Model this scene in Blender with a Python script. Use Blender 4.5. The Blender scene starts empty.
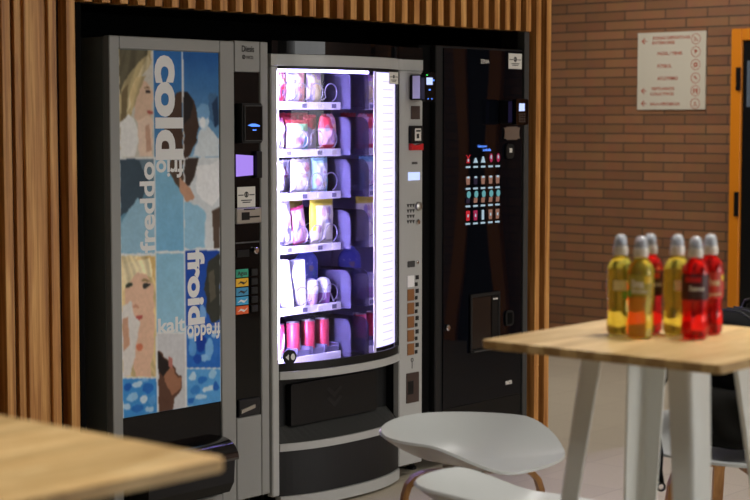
import bpy, bmesh, math, random
import numpy as np
from mathutils import Vector, Matrix
random.seed(7)
PI = math.pi
C = bpy.context.scene.collection

# ------------------------------------------------------------------ materials
def lin(c):
    r = []
    for v in c[:3]:
        v = v / 255.0
        r.append(v / 12.92 if v <= 0.04045 else ((v + 0.055) / 1.055) ** 2.4)
    return (r[0], r[1], r[2], 1.0)

MATS = {}
def pm(name, col, rough=0.5, metal=0.0, spec=0.5, trans=0.0, ior=1.45, emit=None, es=0.0, coat=0.0, bump=0.0, bscale=60.0, vary=0.0):
    m = bpy.data.materials.new(name); m.use_nodes = True
    nt = m.node_tree; b = nt.nodes['Principled BSDF']
    b.inputs['Base Color'].default_value = lin(col)
    b.inputs['Roughness'].default_value = rough
    b.inputs['Metallic'].default_value = metal
    b.inputs['Specular IOR Level'].default_value = spec
    b.inputs['Transmission Weight'].default_value = trans
    b.inputs['IOR'].default_value = ior
    b.inputs['Coat Weight'].default_value = coat
    if emit:
        b.inputs['Emission Color'].default_value = lin(emit)
        b.inputs['Emission Strength'].default_value = es
    if bump or vary:
        tc = nt.nodes.new('ShaderNodeTexCoord')
        n = nt.nodes.new('ShaderNodeTexNoise'); n.inputs['Scale'].default_value = bscale
        n.inputs['Detail'].default_value = 4
        nt.links.new(tc.outputs['Object'], n.inputs['Vector'])
        if bump:
            bp = nt.nodes.new('ShaderNodeBump'); bp.inputs['Strength'].default_value = bump
            bp.inputs['Distance'].default_value = 0.002
            nt.links.new(n.outputs['Fac'], bp.inputs['Height'])
            nt.links.new(bp.outputs['Normal'], b.inputs['Normal'])
        if vary:
            mx = nt.nodes.new('ShaderNodeMix'); mx.data_type = 'RGBA'
            l = lin(col)
            mx.inputs[6].default_value = tuple(c * (1 - vary) for c in l[:3]) + (1,)
            mx.inputs[7].default_value = tuple(min(1, c * (1 + vary)) for c in l[:3]) + (1,)
            nt.links.new(n.outputs['Fac'], mx.inputs[0])
            nt.links.new(mx.outputs[2], b.inputs['Base Color'])
    MATS[name] = m
    return m

def wood(name, c1, c2, c3, stretch=(18, 18, 1.2), rough=0.5, stave=None):
    m = bpy.data.materials.new(name); m.use_nodes = True
    nt = m.node_tree; b = nt.nodes['Principled BSDF']; L = nt.links.new
    tc = nt.nodes.new('ShaderNodeTexCoord')
    mp = nt.nodes.new('ShaderNodeMapping'); mp.inputs['Scale'].default_value = stretch
    L(tc.outputs['Object'], mp.inputs['Vector'])
    n1 = nt.nodes.new('ShaderNodeTexNoise'); n1.inputs['Scale'].default_value = 1.6
    n1.inputs['Detail'].default_value = 6; n1.inputs['Distortion'].default_value = 0.6
    L(mp.outputs['Vector'], n1.inputs['Vector'])
    n2 = nt.nodes.new('ShaderNodeTexNoise'); n2.inputs['Scale'].default_value = 7.0
    n2.inputs['Detail'].default_value = 3
    L(mp.outputs['Vector'], n2.inputs['Vector'])
    r = nt.nodes.new('ShaderNodeValToRGB')
    r.color_ramp.elements[0].position = 0.32; r.color_ramp.elements[0].color = lin(c1)
    r.color_ramp.elements[1].position = 0.68; r.color_ramp.elements[1].color = lin(c3)
    e = r.color_ramp.elements.new(0.5); e.color = lin(c2)
    mth = nt.nodes.new('ShaderNodeMath'); mth.operation = 'MULTIPLY_ADD'
    mth.inputs[1].default_value = 0.35; mth.inputs[2].default_value = -0.17
    L(n2.outputs['Fac'], mth.inputs[0])
    ad = nt.nodes.new('ShaderNodeMath'); ad.operation = 'ADD'
    L(n1.outputs['Fac'], ad.inputs[0]); L(mth.outputs[0], ad.inputs[1])
    L(ad.outputs[0], r.inputs['Fac'])
    out = r.outputs['Color']
    if stave:                       # glued staves: brick pattern shifts the tone
        br = nt.nodes.new('ShaderNodeTexBrick')
        mp2 = nt.nodes.new('ShaderNodeMapping'); mp2.inputs['Rotation'].default_value = (0, 0, stave[2])
        L(tc.outputs['Object'], mp2.inputs['Vector']); L(mp2.outputs['Vector'], br.inputs['Vector'])
        br.inputs['Scale'].default_value = 1.0
        br.inputs['Brick Width'].default_value = stave[0]; br.inputs['Row Height'].default_value = stave[1]
        br.inputs['Mortar Size'].default_value = 0.0006; br.inputs['Bias'].default_value = 0.0
        br.inputs['Color1'].default_value = (1, 1, 1, 1); br.inputs['Color2'].default_value = (0.72, 0.70, 0.64, 1)
        br.inputs['Mortar'].default_value = (0.6, 0.55, 0.5, 1)
        mx = nt.nodes.new('ShaderNodeMix'); mx.data_type = 'RGBA'; mx.blend_type = 'MULTIPLY'
        mx.inputs[0].default_value = 1.0
        L(out, mx.inputs[6]); L(br.outputs['Color'], mx.inputs[7]); out = mx.outputs[2]
    L(out, b.inputs['Base Color'])
    b.inputs['Roughness'].default_value = rough
    MATS[name] = m
    return m

def attr_mat(name, rough=0.35, spec=0.5):
    m = bpy.data.materials.new(name); m.use_nodes = True
    nt = m.node_tree; b = nt.nodes['Principled BSDF']
    a = nt.nodes.new('ShaderNodeVertexColor'); a.layer_name = 'Col'
    nt.links.new(a.outputs['Color'], b.inputs['Base Color'])
    b.inputs['Roughness'].default_value = rough; b.inputs['Specular IOR Level'].default_value = spec
    return m

def brick_mat(name):
    m = bpy.data.materials.new(name); m.use_nodes = True
    nt = m.node_tree; b = nt.nodes['Principled BSDF']; L = nt.links.new
    tc = nt.nodes.new('ShaderNodeTexCoord')
    sp = nt.nodes.new('ShaderNodeSeparateXYZ'); L(tc.outputs['Object'], sp.inputs[0])
    cb = nt.nodes.new('ShaderNodeCombineXYZ'); L(sp.outputs['Y'], cb.inputs['X']); L(sp.outputs['Z'], cb.inputs['Y'])
    br = nt.nodes.new('ShaderNodeTexBrick'); L(cb.outputs[0], br.inputs['Vector'])
    br.inputs['Scale'].default_value = 1.0
    br.inputs['Brick Width'].default_value = 0.30; br.inputs['Row Height'].default_value = 0.0605
    br.inputs['Mortar Size'].default_value = 0.0045; br.inputs['Mortar Smooth'].default_value = 0.2
    br.inputs['Color1'].default_value = lin((160, 110, 74)); br.inputs['Color2'].default_value = lin((137, 93, 63))
    br.inputs['Mortar'].default_value = lin((84, 68, 52))
    n = nt.nodes.new('ShaderNodeTexNoise'); n.inputs['Scale'].default_value = 9; n.inputs['Detail'].default_value = 5
    L(tc.outputs['Object'], n.inputs['Vector'])
    mx = nt.nodes.new('ShaderNodeMix'); mx.data_type = 'RGBA'; mx.blend_type = 'MULTIPLY'; mx.inputs[0].default_value = 0.5
    L(br.outputs['Color'], mx.inputs[6]); L(n.outputs['Color'], mx.inputs[7])
    hs = nt.nodes.new('ShaderNodeMix'); hs.data_type = 'RGBA'; hs.inputs[0].default_value = 0.55
    L(br.outputs['Color'], hs.inputs[6]); L(mx.outputs[2], hs.inputs[7])
    L(hs.outputs[2], b.inputs['Base Color'])
    bp = nt.nodes.new('ShaderNodeBump'); bp.inputs['Strength'].default_value = 0.7; bp.inputs['Distance'].default_value = 0.006
    inv = nt.nodes.new('ShaderNodeMath'); inv.operation = 'SUBTRACT'; inv.inputs[0].default_value = 1.0
    L(br.outputs['Fac'], inv.inputs[1]); L(inv.outputs[0], bp.inputs['Height']); L(bp.outputs['Normal'], b.inputs['Normal'])
    b.inputs['Roughness'].default_value = 0.55
    return m

def floor_mat(name):
    m = bpy.data.materials.new(name); m.use_nodes = True
    nt = m.node_tree; b = nt.nodes['Principled BSDF']; L = nt.links.new
    tc = nt.nodes.new('ShaderNodeTexCoord')
    br = nt.nodes.new('ShaderNodeTexBrick'); L(tc.outputs['Object'], br.inputs['Vector'])
    br.offset = 0.0
    br.inputs['Scale'].default_value = 1.0; br.inputs['Brick Width'].default_value = 0.4; br.inputs['Row Height'].default_value = 0.4
    br.inputs['Mortar Size'].default_value = 0.003
    br.inputs['Color1'].default_value = lin((190, 179, 158)); br.inputs['Color2'].default_value = lin((182, 171, 151))
    br.inputs['Mortar'].default_value = lin((168, 156, 138))
    n = nt.nodes.new('ShaderNodeTexNoise'); n.inputs['Scale'].default_value = 160; n.inputs['Detail'].default_value = 3
    L(tc.outputs['Object'], n.inputs['Vector'])
    mx = nt.nodes.new('ShaderNodeMix'); mx.data_type = 'RGBA'; mx.blend_type = 'OVERLAY'; mx.inputs[0].default_value = 0.3
    L(br.outputs['Color'], mx.inputs[6]); L(n.outputs['Fac'], mx.inputs[7]); L(mx.outputs[2], b.inputs['Base Color'])
    b.inputs['Roughness'].default_value = 0.45
    return m

def glass_mat(name, tint=(255, 255, 255), gloss=0.9):
    m = bpy.data.materials.new(name); m.use_nodes = True
    nt = m.node_tree; L = nt.links.new
    nt.nodes.remove(nt.nodes['Principled BSDF'])
    t = nt.nodes.new('ShaderNodeBsdfTransparent'); t.inputs[0].default_value = lin(tint)
    g = nt.nodes.new('ShaderNodeBsdfGlossy'); g.inputs['Roughness'].default_value = 0.02
    g.inputs['Color'].default_value = (gloss, gloss, gloss, 1)
    f = nt.nodes.new('ShaderNodeFresnel'); f.inputs['IOR'].default_value = 1.45
    mx = nt.nodes.new('ShaderNodeMixShader')
    ge = nt.nodes.new('ShaderNodeNewGeometry'); sb = nt.nodes.new('ShaderNodeMath'); sb.operation = 'SUBTRACT'; sb.inputs[0].default_value = 1.0
    ml = nt.nodes.new('ShaderNodeMath'); ml.operation = 'MULTIPLY'
    L(ge.outputs['Backfacing'], sb.inputs[1]); L(sb.outputs[0], ml.inputs[0]); L(f.outputs[0], ml.inputs[1])   # reflect on entry only: no false total reflection in a thin pane
    L(ml.outputs[0], mx.inputs[0]); L(t.outputs[0], mx.inputs[1]); L(g.outputs[0], mx.inputs[2])
    L(mx.outputs[0], nt.nodes['Material Output'].inputs['Surface'])
    return m

def lamp_mat(name, col, strength):
    m = bpy.data.materials.new(name); m.use_nodes = True
    nt = m.node_tree; nt.nodes.remove(nt.nodes['Principled BSDF'])
    e = nt.nodes.new('ShaderNodeEmission'); e.inputs[0].default_value = lin(col); e.inputs[1].default_value = strength
    nt.links.new(e.outputs[0], nt.nodes['Material Output'].inputs['Surface'])
    return m

M = dict(
    silver=pm('silver_paint', (142, 142, 138), 0.42, 0.0, 0.5, bump=0.05, bscale=300),
    silver2=pm('silver_trim', (170, 170, 166), 0.38, 0.0, 0.5),
    side=pm('charcoal_paint', (112, 115, 110), 0.5),
    black=pm('black_plastic', (18, 18, 18), 0.4, 0, 0.25),
    satin=pm('satin_black', (27, 27, 27), 0.45, 0, 0.3, bump=0.1, bscale=400),
    gloss=pm('glossy_black', (8, 9, 11), 0.05, 0, 0.25),
    coffee=pm('glossy_black_door', (9, 11, 17), 0.015, 0, 0.2),
    lid=pm('lid_gloss', (16, 16, 18), 0.12, 0, 0.9, coat=0.6),
    recess=pm('matt_black', (7, 7, 7), 0.9, 0, 0.1),
    grey=pm('dark_grey', (58, 58, 56), 0.5),
    steel=pm('brushed_steel', (170, 168, 160), 0.32, 0.9),
    chrome=pm('chrome', (220, 220, 220), 0.12, 1.0),
    mirror=pm('mirror_liner', (205, 200, 215), 0.06, 1.0),
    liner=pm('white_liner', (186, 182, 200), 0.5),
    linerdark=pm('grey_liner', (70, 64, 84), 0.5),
    white=pm('white_plastic', (232, 230, 228), 0.45),
    tray=pm('tray_plastic', (104, 100, 124), 0.4),
    guard=pm('smoky_plastic', (96, 92, 118), 0.35),
    louvre=lamp_mat('louvre_lamp', (244, 242, 255), 1.06),
    paper=pm('notice_paper', (214, 210, 200), 0.7),
    ink=pm('ink', (38, 36, 34), 0.6),
    red=pm('red_plastic', (196, 30, 34), 0.35),
    brown=pm('brown_button', (132, 88, 50), 0.4),
    speaker=pm('brown_mesh', (60, 44, 36), 0.6),
    wirem=pm('coil_wire', (180, 176, 190), 0.3, 0.8),
    stool=pm('pale_grey_shell', (164, 166, 163), 0.3, 0, 0.5),
    tleg=pm('white_lacquer', (222, 226, 224), 0.38, 0, 0.5),
    oak=wood('oak_leg', (138, 94, 48), (160, 112, 60), (184, 134, 78), (16, 16, 3), 0.45),
    slat=wood('pine_slat', (150, 94, 40), (192, 132, 66), (224, 170, 98), (26, 26, 0.8), 0.5),
    slatdark=pm('slat_backing', (40, 24, 14), 0.8),
    top=wood('oak_tabletop', (190, 154, 100), (206, 172, 118), (222, 192, 140), (4, 26, 26), 0.42, (0.6, 0.043, 0)),
    brick=brick_mat('brown_brick'),
    floor=floor_mat('floor_tile'),
    plaster=pm('plaster', (186, 178, 166), 0.8, vary=0.05, bscale=4),
    ceil=pm('ceiling_paint', (120, 112, 102), 0.9, vary=0.05, bscale=4),
    orange=pm('orange_paint', (222, 132, 20), 0.4),
    doorleaf=pm('black_door', (16, 18, 20), 0.3),
    doorpane=pm('grey_door_pane', (96, 108, 122), 0.25),
    sign=pm('sign_board', (206, 198, 180), 0.5),
    signink=pm('sign_red', (176, 74, 48), 0.6),
    poster=attr_mat('poster_print', 0.35, 0.15),
    pack=attr_mat('printed_foil', 0.35, 0.5),
    wletter=pm('white_letter', (226, 226, 224), 0.4),
    glass=glass_mat('window_glass'),
    tubeglass=glass_mat('door_tint', (240, 237, 255), 0.45),
    led=lamp_mat('led_white', (210, 205, 255), 440.0),
    ledtop=lamp_mat('led_top', (208, 200, 255), 22.0),
    ledpanel=lamp_mat('led_panel', (230, 226, 255), 2.1),
    lilac=lamp_mat('lilac_screen', (176, 142, 248), 0.95),
    lcd=lamp_mat('lcd_screen', (190, 205, 255), 1.3),
    bluelight=lamp_mat('blue_light', (90, 140, 255), 1.6),
    greenlight=lamp_mat('green_light', (60, 220, 90), 1.2),
    iconw=lamp_mat('icon_white', (190, 215, 230), 0.75),
    iconc=lamp_mat('icon_cyan', (130, 205, 210), 0.55),
    icont=lamp_mat('icon_tan', (190, 140, 120), 0.5),
    iconr=lamp_mat('icon_red', (220, 50, 60), 0.7),
    iconp=lamp_mat('icon_pink', (200, 60, 100), 0.6),
    icond=lamp_mat('icon_dim', (70, 60, 80), 0.4),
    sky=lamp_mat('added_front_fill', (250, 250, 248), 7.0),
    left_fill=lamp_mat('added_left_fill', (250, 249, 244), 0.7),
    ceillamp=lamp_mat('ceiling_lamp', (255, 240, 214), 2.0),
    canvas=pm('black_canvas', (7, 7, 7), 0.8, 0, 0.12, bump=0.8, bscale=40),
    canvas2=pm('olive_canvas', (16, 15, 12), 0.8, 0, 0.15, bump=0.9, bscale=30),
    buckle=pm('buckle_plastic', (24, 24, 24), 0.3),
)

MATS['smoky_plastic'].node_tree.nodes['Principled BSDF'].inputs['Alpha'].default_value = 0.55

# ------------------------------------------------------------------ objects
def root_loc(o):
    while o.parent: o = o.parent
    return Vector(o.location)

def obj(name, bm, mat, parent=None, smooth=False, local=False, angle=None):
    """one mesh object; vertices given in world space unless local"""
    me = bpy.data.meshes.new(name)
    if parent is not None and not local:
        bmesh.ops.translate(bm, verts=bm.verts, vec=-root_loc(parent))
    bmesh.ops.recalc_face_normals(bm, faces=bm.faces)
    if smooth:
        for f in bm.faces: f.smooth = True
        if angle:
            for e in bm.edges:
                if len(e.link_faces) == 2 and e.calc_face_angle(0) > angle: e.smooth = False
    bm.to_mesh(me); bm.free()
    for mm in (mat if isinstance(mat, (list, tuple)) else [mat]): me.materials.append(mm)
    o = bpy.data.objects.new(name, me); C.objects.link(o)
    if parent is not None: o.parent = parent
    return o

def tag(o, label=None, cat=None, group=None, kind=None):
    if label: o['label'] = label
    if cat: o['category'] = cat
    if group: o['group'] = group
    if kind: o['kind'] = kind
    return o

def thing(name, label, cat, loc, rz=0.0, group=None):
    o = bpy.data.objects.new(name, None); o.empty_display_size = 0.1
    C.objects.link(o); o.location = loc; o.rotation_euler = (0, 0, rz)
    return tag(o, label, cat, group)

def struct(name, bm, mat, parent=None, label=None):
    o = obj(name, bm, mat, parent)
    if parent is None: tag(o, label, None, None, 'structure')
    return o

def dup(root):
    r = root.copy(); C.objects.link(r)
    for ch in root.children:
        c = ch.copy(); C.objects.link(c); c.parent = r
        for g in ch.children:
            d = g.copy(); C.objects.link(d); d.parent = c
    return r

def NB(): return bmesh.new()

def box(bm, x0, x1, y0, y1, z0, z1, bev=0.0, seg=2):
    vs = [bm.verts.new(p) for p in ((x0,y0,z0),(x1,y0,z0),(x1,y1,z0),(x0,y1,z0),(x0,y0,z1),(x1,y0,z1),(x1,y1,z1),(x0,y1,z1))]
    fs = [bm.faces.new([vs[i] for i in q]) for q in ((0,3,2,1),(4,5,6,7),(0,1,5,4),(1,2,6,5),(2,3,7,6),(3,0,4,7))]
    if bev > 0:
        es = list({e for f in fs for e in f.edges})
        bmesh.ops.bevel(bm, geom=es, offset=bev, segments=seg, affect='EDGES', profile=0.5)
    return bm

def B(x0, x1, y0, y1, z0, z1, bev=0.0, seg=2): return box(NB(), x0, x1, y0, y1, z0, z1, bev, seg)

def prism(bm, pts, R, U, N, d, O=(0,0,0)):
    """polygon pts (a,b) in the R,U plane at O, extruded by d along N"""
    R, U, N, O = Vector(R), Vector(U), Vector(N), Vector(O)
    a = [bm.verts.new(O + R*p[0] + U*p[1]) for p in pts]
    b = [bm.verts.new(O + R*p[0] + U*p[1] + N*d) for p in pts]
    n = len(pts)
    bm.faces.new(a); bm.faces.new(b[::-1])
    for i in range(n): bm.faces.new([a[i], b[i], b[(i+1) % n], a[(i+1) % n]])
    return bm

XZ = ((1,0,0), (0,0,1), (0,-1,0))          # things on the machine fronts
BR = ((0,-1,0), (0,0,1), (-1,0,0))         # things on the brick wall

def disc_pts(cx, cz, r, n=20, r2=None): return [(cx + r*math.cos(2*PI*i/n), cz + (r2 or r)*math.sin(2*PI*i/n)) for i in range(n)]

def rrect(x0, x1, z0, z1, r, n=4):
    out = []
    for cx, cz, a0 in ((x1-r, z0+r, -PI/2), (x1-r, z1-r, 0), (x0+r, z1-r, PI/2), (x0+r, z0+r, PI)):
        for i in range(n+1):
            a = a0 + PI/2*i/n; out.append((cx + r*math.cos(a), cz + r*math.sin(a)))
    return out

def ring(bm, cx, cz, r0, r1, basis, d, O=(0,0,0), n=24):
    R, U, N = (Vector(v) for v in basis); O = Vector(O)
    rows = []
    for rr, dd in ((r0, 0), (r0, d), (r1, d), (r1, 0)):
        rows.append([bm.verts.new(O + R*(cx+rr*math.cos(2*PI*i/n)) + U*(cz+rr*math.sin(2*PI*i/n)) + N*dd) for i in range(n)])
    for k in range(4):
        a, b = rows[k], rows[(k+1) % 4]
        for i in range(n): bm.faces.new([a[i], a[(i+1) % n], b[(i+1) % n], b[i]])
    return bm

def tube(bm, pts, r, n=8, radii=None, cap=True, flat=None):
    pts = [Vector(p) for p in pts]; rings = []
    ref = None
    for i, p in enumerate(pts):
        t = (pts[min(i+1, len(pts)-1)] - pts[max(i-1, 0)]).normalized()
        if ref is None: ref = Vector((0,0,1)) if abs(t.z) < 0.9 else Vector((1,0,0))
        u = (ref - t*ref.dot(t)).normalized(); ref = u; v = t.cross(u)
        rr = radii[i] if radii else r
        ru, rv = (rr, rr) if not flat else (rr*flat[0], rr*flat[1])
        rings.append([bm.verts.new(p + u*ru*math.cos(2*PI*k/n) + v*rv*math.sin(2*PI*k/n)) for k in range(n)])
    for a, b in zip(rings, rings[1:]):
        for k in range(n): bm.faces.new([a[k], a[(k+1) % n], b[(k+1) % n], b[k]])
    if cap: bm.faces.new(rings[0][::-1]); bm.faces.new(rings[-1])
    return bm

def sweep_rect(bm, pts, w, t, side):
    """rectangular bar along pts; side = width direction (constant)"""
    pts = [Vector(p) for p in pts]; side = Vector(side).normalized(); rings = []
    for i, p in enumerate(pts):
        tg = (pts[min(i+1, len(pts)-1)] - pts[max(i-1, 0)]).normalized()
        nn = side.cross(tg).normalized()
        rings.append([bm.verts.new(p + side*a*w/2 + nn*b*t/2) for a, b in ((-1,-1),(1,-1),(1,1),(-1,1))])
    for a, b in zip(rings, rings[1:]):
        for k in range(4): bm.faces.new([a[k], a[(k+1) % 4], b[(k+1) % 4], b[k]])
    bm.faces.new(rings[0][::-1]); bm.faces.new(rings[-1])
    return bm

def lathe(bm, prof, O=(0,0,0), n=28, axis='Z', cap=True):
    O = Vector(O); rows = []
    for r, h in prof:
        row = []
        for i in range(n):
            a = 2*PI*i/n
            q = (r*math.cos(a), r*math.sin(a), h) if axis == 'Z' else ((r*math.cos(a), -h, r*math.sin(a)) if axis == 'Y' else (h, r*math.cos(a), r*math.sin(a)))
            row.append(bm.verts.new(O + Vector(q)))
        rows.append(row)
    for a, b in zip(rows, rows[1:]):
        for i in range(n): bm.faces.new([a[i], a[(i+1) % n], b[(i+1) % n], b[i]])
    if cap: bm.faces.new(rows[0][::-1]); bm.faces.new(rows[-1])
    return bm

def glyphs(s, bold=0.0):
    cu = bpy.data.curves.new('t', 'FONT'); cu.body = s; cu.size = 1.0; cu.offset = bold
    cu.resolution_u = 4
    o = bpy.data.objects.new('t', cu)
    me = bpy.data.meshes.new_from_object(o)
    vs = [tuple(v.co[:2]) for v in me.vertices]; fs = [tuple(p.vertices) for p in me.polygons]
    bpy.data.objects.remove(o); bpy.data.curves.remove(cu); bpy.data.meshes.remove(me)
    return vs, fs

def lettering(bm, s, a0, a1, b0, b1, basis, off, O=(0,0,0), rot=0, bold=0.0, thick=0.0006):
    """fits the glyphs of s into the rectangle a0..a1, b0..b1 of the R,U plane; rot in quarter turns (ccw)"""
    R, U, N = (Vector(v) for v in basis); O = Vector(O)
    vs, fs = glyphs(s, bold)
    q = []
    for x, y in vs:
        for _ in range(rot % 4): x, y = -y, x
        q.append((x, y))
    xs = [p[0] for p in q]; ys = [p[1] for p in q]
    x0, x1, y0, y1 = min(xs), max(xs), min(ys), max(ys)
    for dd, fl in ((0, True), (thick, False)):
        nv = [bm.verts.new(O + R*(a0+(p[0]-x0)/(x1-x0)*(a1-a0)) + U*(b0+(p[1]-y0)/(y1-y0)*(b1-b0)) + N*(off+dd)) for p in q]
        if dd == 0: continue
        for f in fs:
            try: bm.faces.new([nv[i] for i in f])
            except ValueError: pass
    loose = [v for v in bm.verts if not v.link_faces]
    bmesh.ops.delete(bm, geom=loose, context='VERTS')
    return bm

def colour(o, fn):
    """per-vertex printed colour; fn(index, co) -> sRGB 0..255"""
    me = o.data; a = me.color_attributes.new('Col', 'FLOAT_COLOR', 'POINT')
    buf = np.ones((len(me.vertices), 4), dtype=np.float32)
    for i, v in enumerate(me.vertices): buf[i] = lin(fn(i, v.co))
    a.data.foreach_set('color', buf.ravel())

# ------------------------------------------------------------------ the room
XB = 5.4                                                     # brick wall
struct('floor', B(-7.0, XB+0.2, -8.2, 3.2, -0.1, 0.0), M['floor'], None, 'pale beige tiled floor of the cafeteria')
struct('ceiling', B(-7.0, XB+0.2, -8.2, 3.2, 3.2, 3.3), M['ceil'], None, 'plain ceiling above the cafeteria')
struct('wall_right', B(XB, XB+0.2, -8.2, 3.2, 0, 3.2), M['brick'], None, 'brown brick wall behind the bottles')
struct('wall_left', B(-7.2, -7.0, -8.2, 3.2, 0, 3.2), M['plaster'], None, 'plain wall far to the left')
struct('wall_front', B(-7.2, XB+0.2, -8.4, -8.2, 0, 3.2), M['plaster'], None, 'plain wall opposite the machines')
struct('wall_back', B(2.66, XB, 3.0, 3.2, 0, 3.2), M['plaster'], None, 'plain wall at the end of the side passage')

HZ = 1.947                                                   # underside of the slatted header
slats = []
bm = NB()
for k in range(0, 35):                                       # header and right pillar
    x = 2.601 - 0.0811*k
    if x > -0.19: slats.append((x, x+0.037, 0.0))
def add_slat(bm, a, b, y, z0):
    box(bm, a, b, y, 0.058, z0, 3.19, 0.0015, 1)
for a, b, y in slats:
    add_slat(bm, a, b, y, HZ if a < 2.47 else 0.02)
for a, b, y in ((-0.234,-0.196,0.0), (-0.312,-0.277,0.0), (-0.402,-0.3125,0.014), (-0.432,-0.4025,0.028), (-0.503,-0.468,0.0)):
    add_slat(bm, a, b, y, 0.02)
for k in range(60):
    x = -0.503 - 0.0811*(k+1)
    if x > -6.9: add_slat(bm, x, x+0.036, 0.0, 0.02)
wl = obj('wall_slatted', bm, M['slat']); tag(wl, 'vertical pine slat wall framing the three vending machines', None, None, 'structure')
bm = NB()
box(bm, -6.95, -0.198, 0.045, 0.16, 0.0, 3.19)
box(bm, -0.198, 2.462, 0.045, 0.16, HZ+0.004, 3.19)
box(bm, 2.462, 2.636, 0.045, 0.16, 0.0, 3.19)
obj('backing', bm, M['slatdark'], wl)
bm = NB()
box(bm, 2.600, 2.640, 0.16, 3.0, 0.0, 3.19)
struct('wall_passage', bm, M['slatdark'], None, 'dark side of the slatted enclosure facing the passage')
bm = NB()
box(bm, -0.30, 2.60, 1.0, 1.05, 0.0, 3.1); box(bm, -0.30, -0.20, 0.165, 1.0, 0, 3.1); box(bm, 2.47, 2.59, 0.165, 1.0, 0, 3.1)
box(bm, -0.19, 2.46, 0.165, 1.0, 1.99, 2.05)
struct('wall_recess', bm, M['recess'], None, 'black lining of the recess around the machines')
struct('trim_1', B(2.424, 2.460, -0.002, 0.04, 0.0, HZ-0.004, 0.002, 1), M['grey'], None, 'grey metal edging strip right of the black machine')
struct('trim_2', B(-0.190, -0.166, 0.004, 0.04, 0.0, HZ-0.004, 0.002, 1), M['recess'], None, 'black metal edging strip left of the machines')

# ------------------------------------------------------------------ doors on the brick wall
def doorway(n, y1, y0, ztop, jw, label, pane=True):
    bm = NB()
    x0 = XB - 0.05
    box(bm, x0, XB-0.002, y1-jw, y1, 0.0, ztop, 0.004, 1)
    box(bm, x0, XB-0.002, y0, y0+jw, 0.0, ztop, 0.004, 1)
    box(bm, x0, XB-0.002, y0+jw, y1-jw, ztop-jw, ztop, 0.004, 1)
    d = obj('door_%d' % n, bm, M['orange']); tag(d, label, None, None, 'structure')
    obj('door_leaf', B(XB-0.03, XB-0.003, y0+jw+0.002, y1-jw-0.002, 0.01, ztop-jw-0.003), M['doorleaf'], d)
    if pane:
        obj('upper_pane', B(XB-0.034, XB-0.0305, y0+jw+0.10, y1-jw-0.03, 1.62, 1.90), M['doorpane'], d)
        bm = NB()
        box(bm, XB-0.062, XB-0.0505, y1-jw+0.002, y1-jw+0.030, 1.72, 1.86); box(bm, XB-0.062, XB-0.0505, y1-jw+0.002, y1-jw+0.030, 0.95, 1.10)
        obj('hinge', bm, M['black'], d)
    return d
doorway(1, 0.555, -0.45, 2.095, 0.072, 'orange door frame with black leaf at the right edge')
doorway(2, -2.30, -2.71, 2.15, 0.105, 'unseen orange frame added on the brick wall, mirrored in the black machine', False)  # unseen frame added to reflect as orange bands in the black machine

# added unseen window frame around a glowing pane: frontal fill light
bm = NB()
WX0, WX1, WZ0, WZ1 = 0.6, 5.1, 0.9, 2.6
for a, b, c, d in ((WX0-.06, WX1+.06, WZ1, WZ1+.06), (WX0-.06, WX1+.06, WZ0-.06, WZ0), (WX0-.06, WX0, WZ0, WZ1), (WX1, WX1+.06, WZ0, WZ1), (2.82, 2.88, WZ0, WZ1)):
    box(bm, a, b, -8.198, -8.14, c, d)
wn = obj('fill_window_1', bm, M['white']); tag(wn, 'wide unseen window added opposite the machines as fill light', None, None, 'structure')
obj('pane', B(WX0, WX1, -8.196, -8.17, WZ0, WZ1), M['sky'], wn)

bm = NB()  # added unseen window frame and glowing pane, brightening faces turned left
for a, b, c, d in ((-6.06, -2.94, 2.4, 2.46), (-6.06, -2.94, 0.84, 0.9), (-6.06, -6.0, 0.9, 2.4), (-3.0, -2.94, 0.9, 2.4)): box(bm, -6.998, -6.94, a, b, c, d)
wn = obj('fill_window_2', bm, M['white']); tag(wn, 'unseen window added in the far left wall as fill light', None, None, 'structure')
obj('pane', B(-6.996, -6.97, -6.0, -3.0, 0.9, 2.4), M['left_fill'], wn)

# ------------------------------------------------------------------ wall sign
sy, sz, sw, sh = 1.244, 2.093, 0.492, 0.487
sign = thing('wall_sign', 'square pale direction sign with red lettering on the brick wall', 'sign', (XB-0.012, sy-sw/2, sz-sh/2))
SO = (XB-0.012, sy, sz)
bm = prism(NB(), [(0, -sh), (sw, -sh), (sw, 0), (0, 0)], *BR, 0.010, (XB-0.001, sy, sz))
obj('board', bm, M['sign'], sign)
def px2s(x, y): return ((x-48)/378*sw, -(y-42)/426*sh)       # sign crop coordinates to board metres
for s, x0, x1, ya, yb in (('ZONAS DEPORTIVAS', 130, 340, 64, 82), ('EXTERIORES', 130, 256, 91, 108), ('PÁDEL / TENIS', 160, 298, 146, 168),
                          ('FÚTBOL', 160, 242, 214, 238), ('ATLETISMO', 160, 276, 286, 306), ('VESTUARIOS', 126, 256, 344, 361),
                          ('COLECTIVOS', 122, 254, 373, 390), ('SALA AERÓBICOS', 122, 288, 425, 445)):
    a0, b1 = px2s(x0, ya); a1, b0 = px2s(x1, yb)
    obj('lettering', lettering(NB(), s, a0, a1, b0, b1, BR, 0.0, (XB-0.0115, sy, sz), 0, 0.02), M['signink'], sign)
for y in (88, 364, 434):
    c = px2s(84, y); bm = NB()
    w, h = 0.020, 0.020
    prism(bm, [(c[0]-w, c[1]), (c[0]+0.002, c[1]+h), (c[0]+0.007, c[1]+h*0.72), (c[0]-w*0.45, c[1]+0.003), (c[0]+w, c[1]+0.003),
               (c[0]+w, c[1]-0.003), (c[0]-w*0.45, c[1]-0.003), (c[0]+0.007, c[1]-h*0.72), (c[0]+0.002, c[1]-h)], *BR, 0.0008, (XB-0.0112, sy, sz))
    obj('arrow', bm, M['signink'], sign)
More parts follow.
